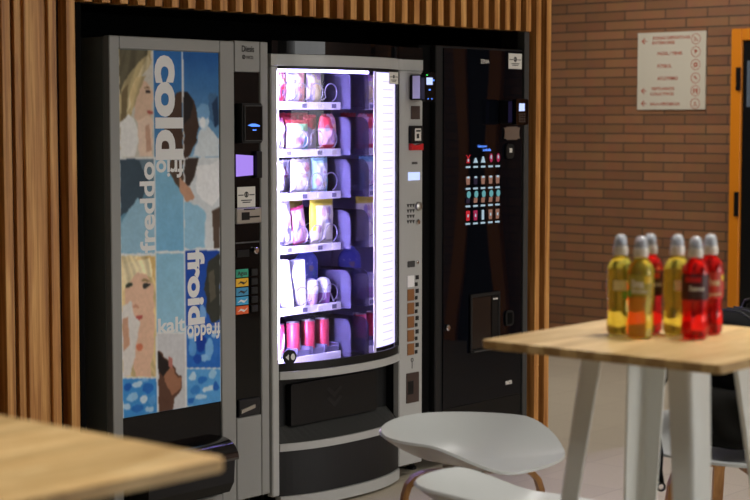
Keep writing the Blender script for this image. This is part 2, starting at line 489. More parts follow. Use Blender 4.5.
for i, y in enumerate((84, 154, 224, 296, 366, 436)):
    c = px2s(372, y); bm = ring(NB(), c[0], c[1], 0.030, 0.0335, BR, 0.0008, (XB-0.0112, sy, sz))
    k = 0.012
    def pp(pts): prism(bm, [(c[0]+a*k, c[1]+b*k) for a, b in pts], *BR, 0.0008, (XB-0.0112, sy, sz))
    if i == 0: pp([(-1.4,1.2),(-0.9,1.2),(1.4,-1.0),(1.2,-1.4)]); pp([(-1.2,-0.2),(-0.8,0.2),(-0.2,-1.2),(-0.6,-1.3)])
    if i == 1: pp([(-1,1),(0.2,1.1),(1.2,0.2),(0.3,-0.1),(-0.6,-1.3),(-0.5,0.2)])
    if i == 2: ring(bm, c[0], c[1], 0.007, 0.015, BR, 0.0008, (XB-0.0112, sy, sz), 12); pp([(-1.1,-1.5),(-0.6,-1.1),(-1.0,-0.6)])
    if i == 3: pp([(-1.3,0.9),(-0.4,1.2),(0.5,0.2),(1.3,-0.9),(0.5,-0.8),(-0.4,0.0)])
    if i == 4:
        for sx in (-1, 1): pp([(sx*0.3,1.2),(sx*1.3,1.2),(sx*1.3,-1.3),(sx*0.5,-1.3)])
    if i == 5: pp([(-0.3,0.9),(0.3,0.9),(0.5,-0.1),(-0.5,-0.1)]); pp([(-1.2,-0.7),(1.2,-0.7),(1.2,-1.1),(-1.2,-1.1)])
    obj('pictogram', bm, M['signink'], sign)

# ------------------------------------------------------------------ drinks machine (left)
dm = thing('vending_machine', 'tall silver drinks vending machine with a blue cold-drink poster on its door', 'vending machine', (0.348, 0.36, 0.0))
bm = NB()
box(bm, -0.045, 0.742, 0.034, 0.74, 0.07, 1.832, 0.004, 1)
obj('cabinet', bm, M['side'], dm)
for x in (0.0, 0.70):
    for y in (0.08, 0.68): obj('foot', lathe(NB(), [(0.022, 0.0), (0.022, 0.01), (0.012, 0.016), (0.012, 0.07)], (x, y, 0), 12), M['black'], dm)
bm = NB()                                                    # door frame
box(bm, -0.047, -0.001, 0.0, 0.033, 0.08, 1.835, 0.003, 1); box(bm, 0.487, 0.562, 0.0, 0.033, 0.08, 1.835, 0.003, 1)
box(bm, -0.001, 0.487, 0.0, 0.033, 1.790, 1.835, 0.003, 1); box(bm, -0.001, 0.487, 0.0, 0.033, 0.08, 0.12, 0.003, 1)
door = obj('door', bm, M['silver'], dm)
obj('lower_panel', B(-0.001, 0.487, 0.008, 0.030, 0.12, 0.476, 0.002, 1), M['gloss'], door)
# poster
PX0, PX1, PZ0, PZ1 = 0.0, 0.486, 0.477, 1.789
NX, NZ = 150, 400
bm = NB(); rows = []
for j in range(NZ+1):
    rows.append([bm.verts.new((PX0+(PX1-PX0)*i/NX, 0.006, PZ1-(PZ1-PZ0)*j/NZ)) for i in range(NX+1)])
for j in range(NZ):
    for i in range(NX): bm.faces.new([rows[j][i], rows[j+1][i], rows[j+1][i+1], rows[j][i+1]])
poster = obj('poster', bm, M['poster'], dm)
tag(poster, 'blue and white photo-collage poster of people drinking')
uu, vv = np.meshgrid(np.linspace(0, 1, NX+1), np.linspace(0, 1, NZ+1))
rng = np.random.RandomState(3)
def smooth_noise(fu, fv):
    g = rng.rand(int(fv)+2, int(fu)+2); a = uu*fu; b = vv*fv
    i0 = a.astype(int); j0 = b.astype(int); fa = a-i0; fb = b-j0
    fa = fa*fa*(3-2*fa); fb = fb*fb*(3-2*fb)
    return (g[j0, i0]*(1-fa)+g[j0, i0+1]*fa)*(1-fb) + (g[j0+1, i0]*(1-fa)+g[j0+1, i0+1]*fa)*fb
wu = uu + 0.020*(smooth_noise(22, 60)-0.5); wv = vv + 0.008*(smooth_noise(22, 60)-0.5)
img = np.zeros((NZ+1, NX+1, 3)) + np.array((226, 228, 228))
def inpoly(pts, U, V):
    ins = np.zeros(U.shape, bool); n = len(pts)
    for i in range(n):
        x1, y1 = pts[i]; x2, y2 = pts[(i+1) % n]
        if y1 == y2: continue
        c = ((y1 > V) != (y2 > V)) & (U < (x2-x1)*(V-y1)/(y2-y1)+x1)
        ins ^= c
    return ins
POSTER = [
    ('p',(205,200,188),None,[(0.005,-0.005),(0.327,-0.009),(0.329,0.292),(0.004,0.29)]),
    ('p',(176,160,118),None,[(0.0,-0.005),(0.306,-0.009),(0.316,0.03),(0.223,0.063),(0.15,0.113),(0.118,0.168),(0.145,0.272),(-0.0,0.271)]),
    ('p',(92,86,66),None,[(0.01,-0.003),(0.255,-0.006),(0.285,0.013),(0.131,0.048),(0.048,0.092),(0.006,0.125)]),
    ('p',(205,190,150),None,[(0.296,0.011),(0.315,0.035),(0.171,0.091),(0.097,0.157),(0.066,0.168),(0.13,0.092)]),
    ('p',(120,104,72),None,[(0.027,0.114),(0.089,0.092),(0.066,0.19),(0.014,0.223)]),
    ('e',(219,188,162),None,[(0.231,0.132),(0.097,0.047)]),
    ('p',(219,188,162),None,[(0.149,0.135),(0.313,0.129),(0.311,0.184),(0.208,0.206),(0.148,0.184)]),
    ('p',(196,176,130),None,[(0.161,0.075),(0.274,0.069),(0.212,0.097),(0.149,0.146),(0.107,0.168),(0.109,0.113)]),
    ('e',(52,44,42),None,[(0.275,0.114),(0.022,0.005)]),
    ('e',(120,96,70),None,[(0.263,0.102),(0.032,0.002)]),
    ('e',(176,92,82),None,[(0.297,0.17),(0.026,0.005)]),
    ('p',(232,206,184),None,[(0.168,0.195),(0.25,0.179),(0.321,0.184),(0.319,0.29),(0.186,0.289)]),
    ('p',(235,235,232),None,[(0.006,0.195),(0.087,0.174),(0.148,0.19),(0.187,0.245),(0.145,0.291),(0.005,0.29)]),
    ('p',(200,160,136),None,[(0.249,0.206),(0.29,0.201),(0.309,0.273),(0.258,0.278)]),
    ('p',(38,104,176),(84,140,186),[(0.339,-0.009),(0.619,-0.013),(0.621,0.294),(0.339,0.292)]),
    ('p',(24,84,154),(132,176,208),[(0.633,-0.013),(1.005,-0.017),(1.002,0.297),(0.636,0.294)]),
    ('p',(74,54,42),None,[(0.507,0.134),(0.579,0.114),(0.618,0.111),(0.619,0.294),(0.37,0.293),(0.36,0.262),(0.454,0.212)]),
    ('p',(66,48,38),None,[(0.632,0.114),(0.701,0.119),(0.762,0.15),(0.791,0.207),(0.76,0.252),(0.677,0.294),(0.634,0.294)]),
    ('p',(34,30,30),None,[(0.632,0.111),(0.691,0.114),(0.731,0.142),(0.7,0.179),(0.633,0.207)]),
    ('p',(214,224,230),None,[(0.801,0.213),(0.873,0.201),(1.001,0.248),(1.002,0.297),(0.718,0.295),(0.77,0.252)]),
    ('e',(206,226,240),None,[(0.843,0.19),(0.056,0.026)]),
    ('e',(120,168,210),None,[(0.844,0.167),(0.072,0.023)]),
    ('e',(240,246,250),None,[(0.833,0.196),(0.032,0.014)]),
    ('p',(70,110,150),None,[(0.885,0.121),(0.967,0.109),(0.997,0.161),(0.965,0.213),(0.914,0.19)]),
    ('p',(36,60,92),None,[(0.926,0.144),(0.987,0.121),(1.0,0.201),(0.955,0.213)]),
    ('p',(104,124,136),(96,160,196),[(0.005,0.295),(0.329,0.296),(0.332,0.555),(0.004,0.549)]),
    ('p',(60,78,92),None,[(0.005,0.295),(0.185,0.297),(0.266,0.355),(0.182,0.426),(0.004,0.445)]),
    ('p',(150,190,212),None,[(0.006,0.467),(0.162,0.398),(0.335,0.45),(0.332,0.555),(0.006,0.549)]),
    ('p',(132,184,212),(120,178,214),[(0.345,0.297),(0.621,0.298),(0.623,0.556),(0.344,0.55)]),
    ('p',(84,68,56),None,[(0.513,0.298),(0.62,0.298),(0.621,0.393),(0.532,0.358),(0.471,0.324)]),
    ('p',(214,220,224),None,[(0.638,0.298),(1.002,0.301),(0.999,0.557),(0.636,0.549)]),
    ('p',(62,50,44),None,[(0.638,0.298),(0.789,0.299),(0.758,0.332),(0.695,0.371),(0.638,0.382)]),
    ('p',(196,150,122),None,[(0.573,0.347),(0.634,0.365),(0.695,0.382),(0.736,0.405),(0.674,0.422),(0.592,0.392)]),
    ('p',(150,196,222),None,[(0.638,0.415),(0.755,0.428),(0.857,0.453),(0.835,0.552),(0.636,0.549)]),
    ('p',(90,74,64),None,[(0.919,0.448),(1.001,0.438),(0.999,0.556),(0.937,0.556)]),
    ('p',(236,238,240),None,[(0.758,0.321),(1.002,0.305),(1.0,0.409),(0.919,0.436),(0.756,0.394)]),
    ('p',(216,192,140),None,[(0.005,0.557),(0.334,0.564),(0.333,0.899),(0.004,0.886)]),
    ('p',(232,214,168),None,[(0.014,0.557),(0.167,0.56),(0.084,0.613),(0.013,0.652)]),
    ('p',(196,166,110),None,[(0.239,0.564),(0.332,0.566),(0.334,0.639),(0.289,0.604)]),
    ('e',(229,188,160),None,[(0.164,0.672),(0.134,0.083)]),
    ('p',(229,188,160),None,[(0.052,0.631),(0.309,0.638),(0.326,0.771),(0.271,0.897),(0.127,0.891),(0.069,0.763)]),
    ('p',(238,222,180),None,[(0.034,0.576),(0.28,0.571),(0.309,0.621),(0.166,0.607),(0.042,0.637)]),
    ('e',(58,66,54),None,[(0.073,0.635),(0.035,0.006)]),
    ('e',(52,54,50),None,[(0.247,0.642),(0.039,0.006)]),
    ('e',(150,128,90),None,[(0.237,0.629),(0.043,0.003)]),
    ('e',(206,150,124),None,[(0.143,0.7),(0.033,0.005)]),
    ('e',(186,90,84),None,[(0.158,0.73),(0.046,0.007)]),
    ('p',(226,220,214),None,[(0.01,0.69),(0.092,0.682),(0.132,0.727),(0.183,0.745),(0.129,0.825),(0.086,0.889),(0.006,0.886)]),
    ('p',(206,160,132),None,[(0.01,0.728),(0.06,0.724),(0.078,0.801),(0.016,0.816)]),
    ('e',(216,128,96),None,[(0.171,0.81),(0.03,0.011)]),
    ('p',(140,190,216),(150,196,220),[(0.346,0.557),(0.625,0.563),(0.624,0.784),(0.346,0.775)]),
    ('p',(28,70,164),(40,92,186),[(0.64,0.555),(0.999,0.563),(0.997,0.781),(0.64,0.768)]),
    ('p',(58,60,54),None,[(0.865,0.596),(0.937,0.58),(0.999,0.57),(0.997,0.76),(0.912,0.769),(0.851,0.733),(0.862,0.693),(0.822,0.669),(0.853,0.641)]),
    ('p',(92,88,76),None,[(0.874,0.625),(0.936,0.615),(0.955,0.696),(0.893,0.711)]),
    ('e',(120,170,226),None,[(0.81,0.737),(0.041,0.023)]),
    ('e',(60,120,206),None,[(0.748,0.758),(0.051,0.012)]),
    ('p',(206,206,208),None,[(0.348,0.78),(0.624,0.79),(0.626,1.013),(0.348,1.0)]),
    ('p',(96,66,52),None,[(0.355,0.828),(0.416,0.847),(0.498,0.878),(0.58,0.909),(0.589,0.949),(0.516,0.968),(0.495,1.007),(0.355,1.0)]),
    ('p',(160,112,86),None,[(0.395,0.868),(0.477,0.877),(0.579,0.915),(0.579,0.943),(0.496,0.956),(0.415,0.914)]),
    ('p',(40,32,30),None,[(0.355,0.833),(0.406,0.847),(0.477,0.877),(0.405,0.902),(0.356,0.889)]),
    ('p',(188,120,110),None,[(0.458,0.848),(0.499,0.856),(0.498,0.884),(0.457,0.876)]),
    ('p',(42,108,196),None,[(0.641,0.772),(0.997,0.785),(0.998,0.902),(0.642,0.887)]),
    ('e',(96,160,224),None,[(0.705,0.83),(0.041,0.028)]),
    ('e',(24,64,160),None,[(0.797,0.822),(0.051,0.026)]),
    ('e',(120,178,230),None,[(0.88,0.843),(0.041,0.034)]),
    ('e',(52,116,202),None,[(0.952,0.834),(0.031,0.034)]),
    ('e',(190,214,236),None,[(0.685,0.8),(0.031,0.009)]),
    ('e',(140,190,234),None,[(0.828,0.866),(0.051,0.011)]),
    ('e',(168,204,236),None,[(0.932,0.804),(0.031,0.008)]),
    ('e',(28,78,176),None,[(0.756,0.866),(0.041,0.014)]),
    ('p',(90,162,222),None,[(0.643,0.891),(0.998,0.906),(1.0,1.014),(0.644,0.997)]),
    ('e',(190,220,240),None,[(0.703,0.915),(0.041,0.012)]),
    ('e',(44,116,200),None,[(0.805,0.93),(0.051,0.011)]),
    ('e',(160,206,238),None,[(0.909,0.918),(0.041,0.014)]),
    ('e',(200,226,242),None,[(0.867,0.956),(0.062,0.009)]),
    ('e',(60,134,210),None,[(0.733,0.956),(0.051,0.014)]),
    ('e',(36,100,190),None,[(0.95,0.954),(0.03,0.015)]),
    ('e',(176,214,240),None,[(0.784,0.978),(0.062,0.009)]),
    ('e',(40,110,196),None,[(0.681,0.982),(0.031,0.009)]),
    ('p',(66,146,214),None,[(0.005,0.891),(0.333,0.905),(0.338,1.021),(0.008,1.006)]),
    ('e',(28,96,186),None,[(0.054,0.915),(0.041,0.011)]),
    ('e',(186,218,240),None,[(0.147,0.913),(0.052,0.009)]),
    ('e',(40,110,196),None,[(0.249,0.929),(0.051,0.014)]),
    ('e',(150,200,236),None,[(0.095,0.944),(0.051,0.011)]),
    ('e',(206,228,244),None,[(0.208,0.955),(0.041,0.011)]),
    ('e',(90,160,222),None,[(0.29,0.964),(0.031,0.014)]),
    ('e',(180,214,240),None,[(0.042,0.969),(0.041,0.011)]),
    ('e',(40,112,196),None,[(0.145,0.979),(0.062,0.011)]),
    ('e',(170,208,238),None,[(0.269,0.988),(0.041,0.009)]),
    ('e',(120,180,230),None,[(0.219,0.905),(0.031,0.006)]),
]
HAIR = {(176,160,118), (92,86,66), (205,190,150), (196,176,130), (216,192,140), (232,214,168), (238,222,180), (196,166,110)}
sa = uu*1.6+vv*2.2; gx = np.interp((uu*34+vv*26*np.sign(0.4-vv)+2.0*smooth_noise(6, 20)) % 12, np.arange(13), np.r_[rng.rand(12), 0.5])
strand = (0.80+0.34*gx)[..., None]
for kind, c, c2, g in POSTER:
    if kind == 'p':
        rect = len(g) == 4 and abs(g[0][0]-g[3][0]) < 0.03 and abs(g[1][0]-g[2][0]) < 0.03
        m = inpoly(g, uu if rect else wu, vv if rect else wv)
        if c2:
            v0 = min(p[1] for p in g); v1 = max(p[1] for p in g); t = np.clip((vv-v0)/(v1-v0), 0, 1)[..., None]
            col = np.array(c)*(1-t) + np.array(c2)*t
            img = np.where(m[..., None], col, img)
        elif tuple(c) in HAIR: img[m] = (np.array(c)*strand)[m]
        else: img[m] = c
    else:
        (cx, cy), (rx, ry) = g
        m = ((wu-cx)/max(rx, 1e-4))**2 + ((wv-cy)/max(ry, 1e-4))**2 < 1
        img[m] = c
img = img * (0.97 + 0.06*smooth_noise(60, 160))[..., None] + 6*(smooth_noise(14, 40)-0.5)[..., None]
b2 = img.copy()                                              # soften the print a little
for ax in (0, 1): b2 = (np.roll(b2, 1, ax) + 2*b2 + np.roll(b2, -1, ax))/4
img = np.clip(b2, 0, 255)/255.0
l = np.where(img <= 0.04045, img/12.92, ((img+0.055)/1.055)**2.4)
buf = np.ones(((NX+1)*(NZ+1), 4), np.float32); buf[:, :3] = l.reshape(-1, 3)
ca = poster.data.color_attributes.new('Col', 'FLOAT_COLOR', 'POINT'); ca.data.foreach_set('color', buf.ravel())
def pl(s, u0, v0, u1, v1, rot, bold=0.025):
    X = lambda u: PX0+(PX1-PX0)*u
    Z = lambda v: PZ1-(PZ1-PZ0)*v
    obj('lettering', lettering(NB(), s, X(u0), X(u1), Z(v1), Z(v0), XZ, 0.0, (0, 0.0055, 0), rot, bold), M['wletter'], poster)
pl('cold', 0.343, 0.012, 0.625, 0.300, 3, 0.045)
pl('freddo', 0.185, 0.304, 0.335, 0.553, 1)
pl('frio', 0.350, 0.300, 0.620, 0.350, 2)
pl('froid', 0.655, 0.556, 0.835, 0.768, 3, 0.045)
pl('kalt', 0.354, 0.739, 0.630, 0.782, 0)
pl('freddo', 0.648, 0.769, 0.995, 0.816, 2)
# delivery hatch: a rounded black bin mouth standing out of the door
prof = [(0.008, 0.150), (-0.070, 0.160), (-0.094, 0.20), (-0.100, 0.285), (-0.096, 0.312), (-0.070, 0.334), (-0.03, 0.346), (0.008, 0.348)]
def hatch(bm, x0, x1, pr, dz=-0.014):
    a = [bm.verts.new((x0, y, z+dz)) for y, z in pr]; b = [bm.verts.new((x1, y, z+dz)) for y, z in pr]
    bm.faces.new(a[::-1]); bm.faces.new(b)
    for i in range(len(pr)): j = (i+1) % len(pr); bm.faces.new([a[i], a[j], b[j], b[i]])
    return bm
dh = obj('delivery_hatch', hatch(NB(), 0.03, 0.455, prof), M['satin'], dm)
op = [(-0.112, 0.288)]; ip = []
for k in range(13):
    a = PI - PI/2*k/12
    op.append((-0.020+0.092*math.cos(a), 0.292+0.072*math.sin(a)))
    ip.append((-0.020+0.086*math.cos(a), 0.292+0.066*math.sin(a)))
op.append((0.006, 0.364)); ip.append((0.006, 0.358)); ip.insert(0, (-0.106, 0.286))
obj('hatch_lid', hatch(NB(), 0.022, 0.464, op + ip[::-1]), M['lid'], dh, True, angle=0.5)
# control column
bm = NB()
box(bm, 0.565, 0.698, 0.0, 0.033, 1.722, 1.838, 0.002, 1); box(bm, 0.701, 0.743, 0.0, 0.033, 0.08, 1.838, 0.003, 1)
box(bm, 0.565, 0.698, 0.0, 0.033, 0.08, 0.400, 0.003, 1)
cc = obj('control_column', bm, M['silver'], dm)
obj('lettering', lettering(NB(), 'Diesis', 0.601, 0.667, 1.797, 1.821, XZ, 0.001, (0,0,0), 0, 0.02), M['ink'], cc)
bm = ring(NB(), 0.612, 1.778, 0.0055, 0.0085, XZ, 0.001)
prism(bm, [(0.609,1.772),(0.612,1.772),(0.615,1.784),(0.612,1.784)], *XZ, 0.001)
lettering(bm, 'necta', 0.625, 0.662, 1.771, 1.785, XZ, 0.001)
obj('logo', bm, M['ink'], cc)
cp = obj('control_panel', B(0.566, 0.698, 0.006, 0.032, 0.402, 1.720), M['gloss'], dm)
obj('selector_groove', B(0.566, 0.698, 0.003, 0.0058, 1.070, 1.076), M['grey'], cp)
rd = obj('card_reader', prism(NB(), rrect(0.578, 0.684, 1.452, 1.604, 0.008), *XZ, 0.030, (0, 0.006, 0)), M['black'], dm)
obj('reader_face', prism(NB(), rrect(0.590, 0.680, 1.462, 1.594, 0.006), *XZ, 0.003, (0, -0.0245, 0)), M['gloss'], rd)
bm = ring(NB(), 0.635, 1.528, 0.0, 0.001, XZ, 0.0005, (0,-0.03,0), 4)
bmesh.ops.delete(bm, geom=list(bm.verts), context='VERTS')
for a, b, c, d in ((0.588, 0.682, 1.592, 1.595), (0.588, 0.682, 1.461, 1.464), (0.587, 0.590, 1.461, 1.595), (0.680, 0.683, 1.461, 1.595)): box(bm, a, b, -0.0295, -0.0275, c, d)
obj('bezel', bm, M['grey'], rd)
bm = NB(); prism(bm, [(0.604,1.520),(0.625,1.515),(0.668,1.515),(0.668,1.520),(0.645,1.526),(0.625,1.526)], *XZ, 0.001, (0,-0.0276,0)); prism(bm, [(0.630,1.500),(0.650,1.500),(0.650,1.504),(0.630,1.504)], *XZ, 0.001, (0,-0.0276,0))
obj('light', bm, M['bluelight'], rd)
scr = obj('screen', prism(NB(), [(0.572,1.326),(0.662,1.330),(0.662,1.404),(0.572,1.410)], *XZ, 0.002, (0, 0.0045, 0)), M['lilac'], dm)
tag(scr, 'lit lilac screen')
obj('screen_visor', B(0.668, 0.698, -0.012, 0.0055, 1.318, 1.420, 0.002, 1), M['black'], dm)
def notice(parent, x0, x1, z0, z1, y):
    n = obj('notice', B(x0, x1, y-0.0012, y, z0, z1), M['paper'], parent)
    w, h = x1-x0, z1-z0; cx = (x0+x1)/2
    bm = NB(); ring(bm, cx, z0+h*0.62, w*0.07, w*0.12, XZ, 0.0005, (0, y-0.0013, 0), 12); prism(bm, disc_pts(cx, z0+h*0.62, w*0.04, 8, w*0.09), *XZ, 0.0005, (0, y-0.0013, 0))
    for a, b, q in ((0.05, 0.34, 0.60), (0.66, 0.95, 0.60), (0.2, 0.8, 0.34), (0.28, 0.72, 0.24)):
        prism(bm, [(x0+w*a, z0+h*(q-0.025)), (x0+w*b, z0+h*(q-0.025)), (x0+w*b, z0+h*(q+0.025)), (x0+w*a, z0+h*(q+0.025))], *XZ, 0.0005, (0, y-0.0013, 0))
    obj('printing', bm, M['ink'], n)
    return n
tag(notice(dm, 0.578, 0.674, 1.208, 1.286, 0.005), 'small white printed notice')
cs = obj('coin_slot', B(0.563, 0.697, -0.008, 0.0055, 1.146, 1.206, 0.003, 1), M['steel'], dm)
bm = NB(); box(bm, 0.588, 0.630, -0.0095, -0.0085, 1.160, 1.190); box(bm, 0.630, 0.684, -0.0095, -0.0085, 1.168, 1.174); box(bm, 0.60, 0.66, -0.0095, -0.0085, 1.198, 1.203)
obj('slot', bm, M['black'], cs)
obj('lock', lathe(NB(), [(0.010, 0.0), (0.013, 0.004), (0.013, 0.012), (0.010, 0.015)], (0.670, 0.006, 1.040), 14, 'Y'), M['chrome'], dm)
obj('groove', B(0.575, 0.640, 0.003, 0.0058, 1.018, 1.045, 0.001, 1), M['black'], dm)
for i, (c, w) in enumerate((((40, 150, 120), 'Agua'), ((228, 176, 44), ''), ((60, 140, 180), ''), ((60, 160, 206), ''), ((226, 96, 44), ''))):
    zt = 0.972 - i*0.0352
    t = obj('selection_label', B(0.566, 0.631, 0.001, 0.0055, zt-0.031, zt), pm('label_%s' % 'abcde'[i], c, 0.4), dm)
    bm = NB()
    if w: lettering(bm, w, 0.572, 0.624, zt-0.028, zt-0.006, XZ, 0.0, (0, 0.0008, 0), 0, 0.02)
    else:
        prism(bm, [(0.572, zt-0.022), (0.590, zt-0.010), (0.612, zt-0.016), (0.624, zt-0.008), (0.622, zt-0.014), (0.606, zt-0.024), (0.590, zt-0.017)], *XZ, 0.0006, (0, 0.0008, 0))
    obj('printing', bm, M['ink'] if i < 3 else M['wletter'], t)
    obj('selection_button', B(0.646, 0.682, -0.002, 0.0055, zt-0.029, zt-0.002, 0.003, 1), M['satin'], dm)
cr = obj('coin_return', B(0.574, 0.690, -0.004, 0.0055, 0.404, 0.470, 0.003, 1), M['satin'], dm)
bm = NB(); prism(bm, [(0.580,0.418),(0.655,0.432),(0.655,0.446),(0.580,0.432)], *XZ, 0.006, (0,-0.0042,0)); obj('flap', bm, M['steel'], cr)

# ------------------------------------------------------------------ snack machine (centre)
sm = thing('vending_machine', 'snack vending machine with a lit glass front showing snacks and cans', 'vending machine', (1.223, 0.40, 0.0))
GX0, GX1 = 0.800, 1.528
def bow(x, amp=0.080):
    t = (x - (GX0+GX1)/2)/((GX1-GX0)/2)
    return 0.0 if abs(t) >= 1 else -amp*(1-abs(t)**2.5)
def bowed(bm, x0, x1, z0, z1, yf, th, n=28, amp=0.080):
    cols = []
    for i in range(n+1):
        x = x0+(x1-x0)*i/n; y = bow(x, amp)+yf
        cols.append([bm.verts.new(p) for p in ((x, y, z0), (x, y, z1), (x, y+th, z1), (x, y+th, z0))])
    for a, b in zip(cols, cols[1:]):
        for k in range(4): bm.faces.new([a[k], a[(k+1) % 4], b[(k+1) % 4], b[k]])
    bm.faces.new(cols[0][::-1]); bm.faces.new(cols[-1])
    return bm
bm = NB()
box(bm, 0.762, 0.785, 0.036, 0.84, 0.07, 1.79); box(bm, 1.545, 1.684, 0.036, 0.84, 0.07, 1.79)
box(bm, 0.785, 1.545, 0.80, 0.84, 0.07, 1.79); box(bm, 0.785, 1.545, 0.036, 0.80, 1.752, 1.79); box(bm, 0.785, 1.545, 0.10, 0.80, 0.07, 0.54)
obj('cabinet', bm, M['satin'], sm)
for x in (0.82, 1.62):
    for y in (0.12, 0.78): obj('foot', lathe(NB(), [(0.022, 0.0), (0.022, 0.01), (0.012, 0.016), (0.012, 0.07)], (x, y, 0), 12), M['black'], sm)
bm = NB()
bowed(bm, 0.764, 1.684, 1.796, 1.846, 0.0, 0.12)
obj('top_cap', bm, M['gloss'], sm)
bm = NB()
box(bm, 0.760, 0.799, 0.0, 0.034, 0.06, 1.749, 0.004, 1)
bowed(bm, 0.760, 1.686, 1.750, 1.794, 0.0, 0.034)
bowed(bm, 0.800, 1.528, 0.522, 0.553, -0.004, 0.03)
bowed(bm, 0.800, 1.528, 0.236, 0.266, -0.002, 0.03, amp=0.072)
bowed(bm, 0.800, 1.528, 0.012, 0.056, -0.004, 0.03)
obj('door_frame', bm, M['silver2'], sm)
cl = obj('control_column', B(1.530, 1.686, 0.0, 0.034, 0.06, 1.749, 0.004, 1), M['silver2'], sm)
bm = NB()
bowed(bm, 0.800, 1.528, 0.5535, 0.585, 0.003, 0.008); bowed(bm, 0.800, 1.528, 1.738, 1.7495, 0.003, 0.008)
box(bm, 1.516, 1.529, 0.000, 0.012, 0.585, 1.738)
obj('window_gasket', bm, M['black'], sm)
bm = NB(); bowed(bm, 0.800, 1.515, 0.586, 1.737, 0.003, 0.004)
obj('window_pane', bm, M['tubeglass'], sm, smooth=True, angle=0.6)
# liner of the cooled bay
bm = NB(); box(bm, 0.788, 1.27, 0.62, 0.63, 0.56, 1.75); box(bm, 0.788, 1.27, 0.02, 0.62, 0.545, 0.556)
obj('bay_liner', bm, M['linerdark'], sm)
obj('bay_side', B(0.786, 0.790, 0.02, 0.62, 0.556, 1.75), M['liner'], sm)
MX = 1.290
obj('bay_mirror', B(MX, MX+0.012, -0.064, 0.62, 0.556, 1.745), M['mirror'], sm)
obj('mirror_edge', B(MX-0.001, MX+0.013, -0.0675, -0.0645, 0.556, 1.745), M['white'], sm)
def sill(z0, z1, yb):                                        # closes the door between its curved front and the cabinet
    bm = NB(); cols = []
    for k in range(29):
        x = 0.801+0.726*k/28
        cols.append([bm.verts.new(q) for q in ((x, bow(x)+0.013, z0), (x, bow(x)+0.013, z1), (x, yb, z1), (x, yb, z0))])
    for a, b in zip(cols, cols[1:]):
        for k in range(4): bm.faces.new([a[k], a[(k+1) % 4], b[(k+1) % 4], b[k]])
    bm.faces.new(cols[0][::-1]); bm.faces.new(cols[-1])
    return bm
obj('door_floor', sill(0.5535, 0.5555, 0.10), M['black'], sm)
obj('door_top', sill(1.7485, 1.7498, 0.10), M['black'], sm)
# lamps of the machine: tall panel in the door, strips at left and top
bm = NB(); n = 10
cols = []
for i in range(n+1):
    x = MX+0.016+(1.512-MX-0.016)*i/n; y = bow(x)+0.018
    cols.append([bm.verts.new(p) for p in ((x,y,0.60),(x,y,1.735),(x,y+0.02,1.735),(x,y+0.02,0.60))])
for a, b in zip(cols, cols[1:]):
    for k in range(4): bm.faces.new([a[k], a[(k+1) % 4], b[(k+1) % 4], b[k]])
bm.faces.new(cols[0][::-1]); bm.faces.new(cols[-1])
lp = obj('door_lamp', bm, M['ledpanel'], sm); tag(lp, 'tall glowing white lamp panel')
bm = NB()
for k in range(34):
    z = 0.625+k*0.0325
    pts = []
    for i in range(5):
        x = 1.375+(1.470-1.375)*i/4; pts.append((x, bow(x)+0.0165, z))
    sweep_rect(bm, pts, 0.003, 0.003, (0,0,1))
obj('louvre', bm, M['louvre'], lp)
ls = obj('side_lamp', B(0.792, 0.804, 0.006, 0.022, 0.60, 1.73), M['led'], sm)
bm = NB(); bowed(bm, 0.81, 1.26, 1.727, 1.737, 0.014, 0.016); obj('top_lamp', bm, M['ledtop'], sm)
# trays with coils
TZ = [1.614, 1.426, 1.253, 1.042, 0.796, 0.594]
CX = [0.817, 0.907, 0.997, 1.087, 1.172]
for i, z in enumerate(TZ):
    t = obj('shelf', B(0.795, 1.222, 0.056, 0.60, z-0.020, z-0.008), M['tray'], sm)
    ls_ = obj('price_rail', B(0.795, 1.214, 0.048, 0.055, z-0.032, z-0.002, 0.001, 1), M['white'], t)
    for k, x in enumerate(CX[1:]):
        if i < 5: obj('price_tag', B(x-0.013, x+0.013, 0.0455, 0.0475, z-0.026, z-0.009), M['tray'] if (i+k) % 2 else M['paper'], t)
    bm = NB()                                                # side guard with a rounded front corner
    pr = [(0.60, -0.03), (0.012, -0.03)]
    for q in range(7):
        a = PI + PI/2*0 - PI/2*q/6*1.0
        pr.append((0.012+0.045+0.045*math.cos(a), 0.082+0.045*math.sin(a)))
    pr += [(0.60, 0.127)]
    a_ = [bm.verts.new((1.232, y, z+h)) for y, h in pr]; b_ = [bm.verts.new((1.236, y, z+h)) for y, h in pr]
    bm.faces.new(a_); bm.faces.new(b_[::-1])
    for k in range(len(pr)): bm.faces.new([a_[k], a_[(k+1) % len(pr)], b_[(k+1) % len(pr)], b_[k]])
    obj('side_guard', bm, M['guard'], t)
    if i < 5:
        for x in CX:
            r = 0.036; pts = []
            for q in range(0, 4*20+1):                       # each turn runs nearly flat, then steps back at the bottom
                f = q/20; k = int(f); ph = f-k; st_ = max(0.0, (ph-0.80)/0.20); st_ = st_*st_*(3-2*st_)
                a = 2*PI*ph - PI*0.42
                pts.append((x+r*math.cos(a), 0.064+0.12*(k+st_), z+r+0.0015+r*math.sin(a)))
            obj('coil', tube(NB(), pts, 0.0022, 5), M['wirem'], t)
    else:
        for x in CX:
            bm = NB()
            for xx in (x-0.036, x+0.033): box(bm, xx, xx+0.003, 0.056, 0.30, z-0.008, z+0.030)
            prism(bm, [(x-0.033, z-0.006), (x+0.033, z-0.006), (x+0.033, z+0.018), (x-0.033, z+0.022)], *XZ, 0.002, (0, 0.060, 0))
            obj('can_holder', bm, M['tray'], t)
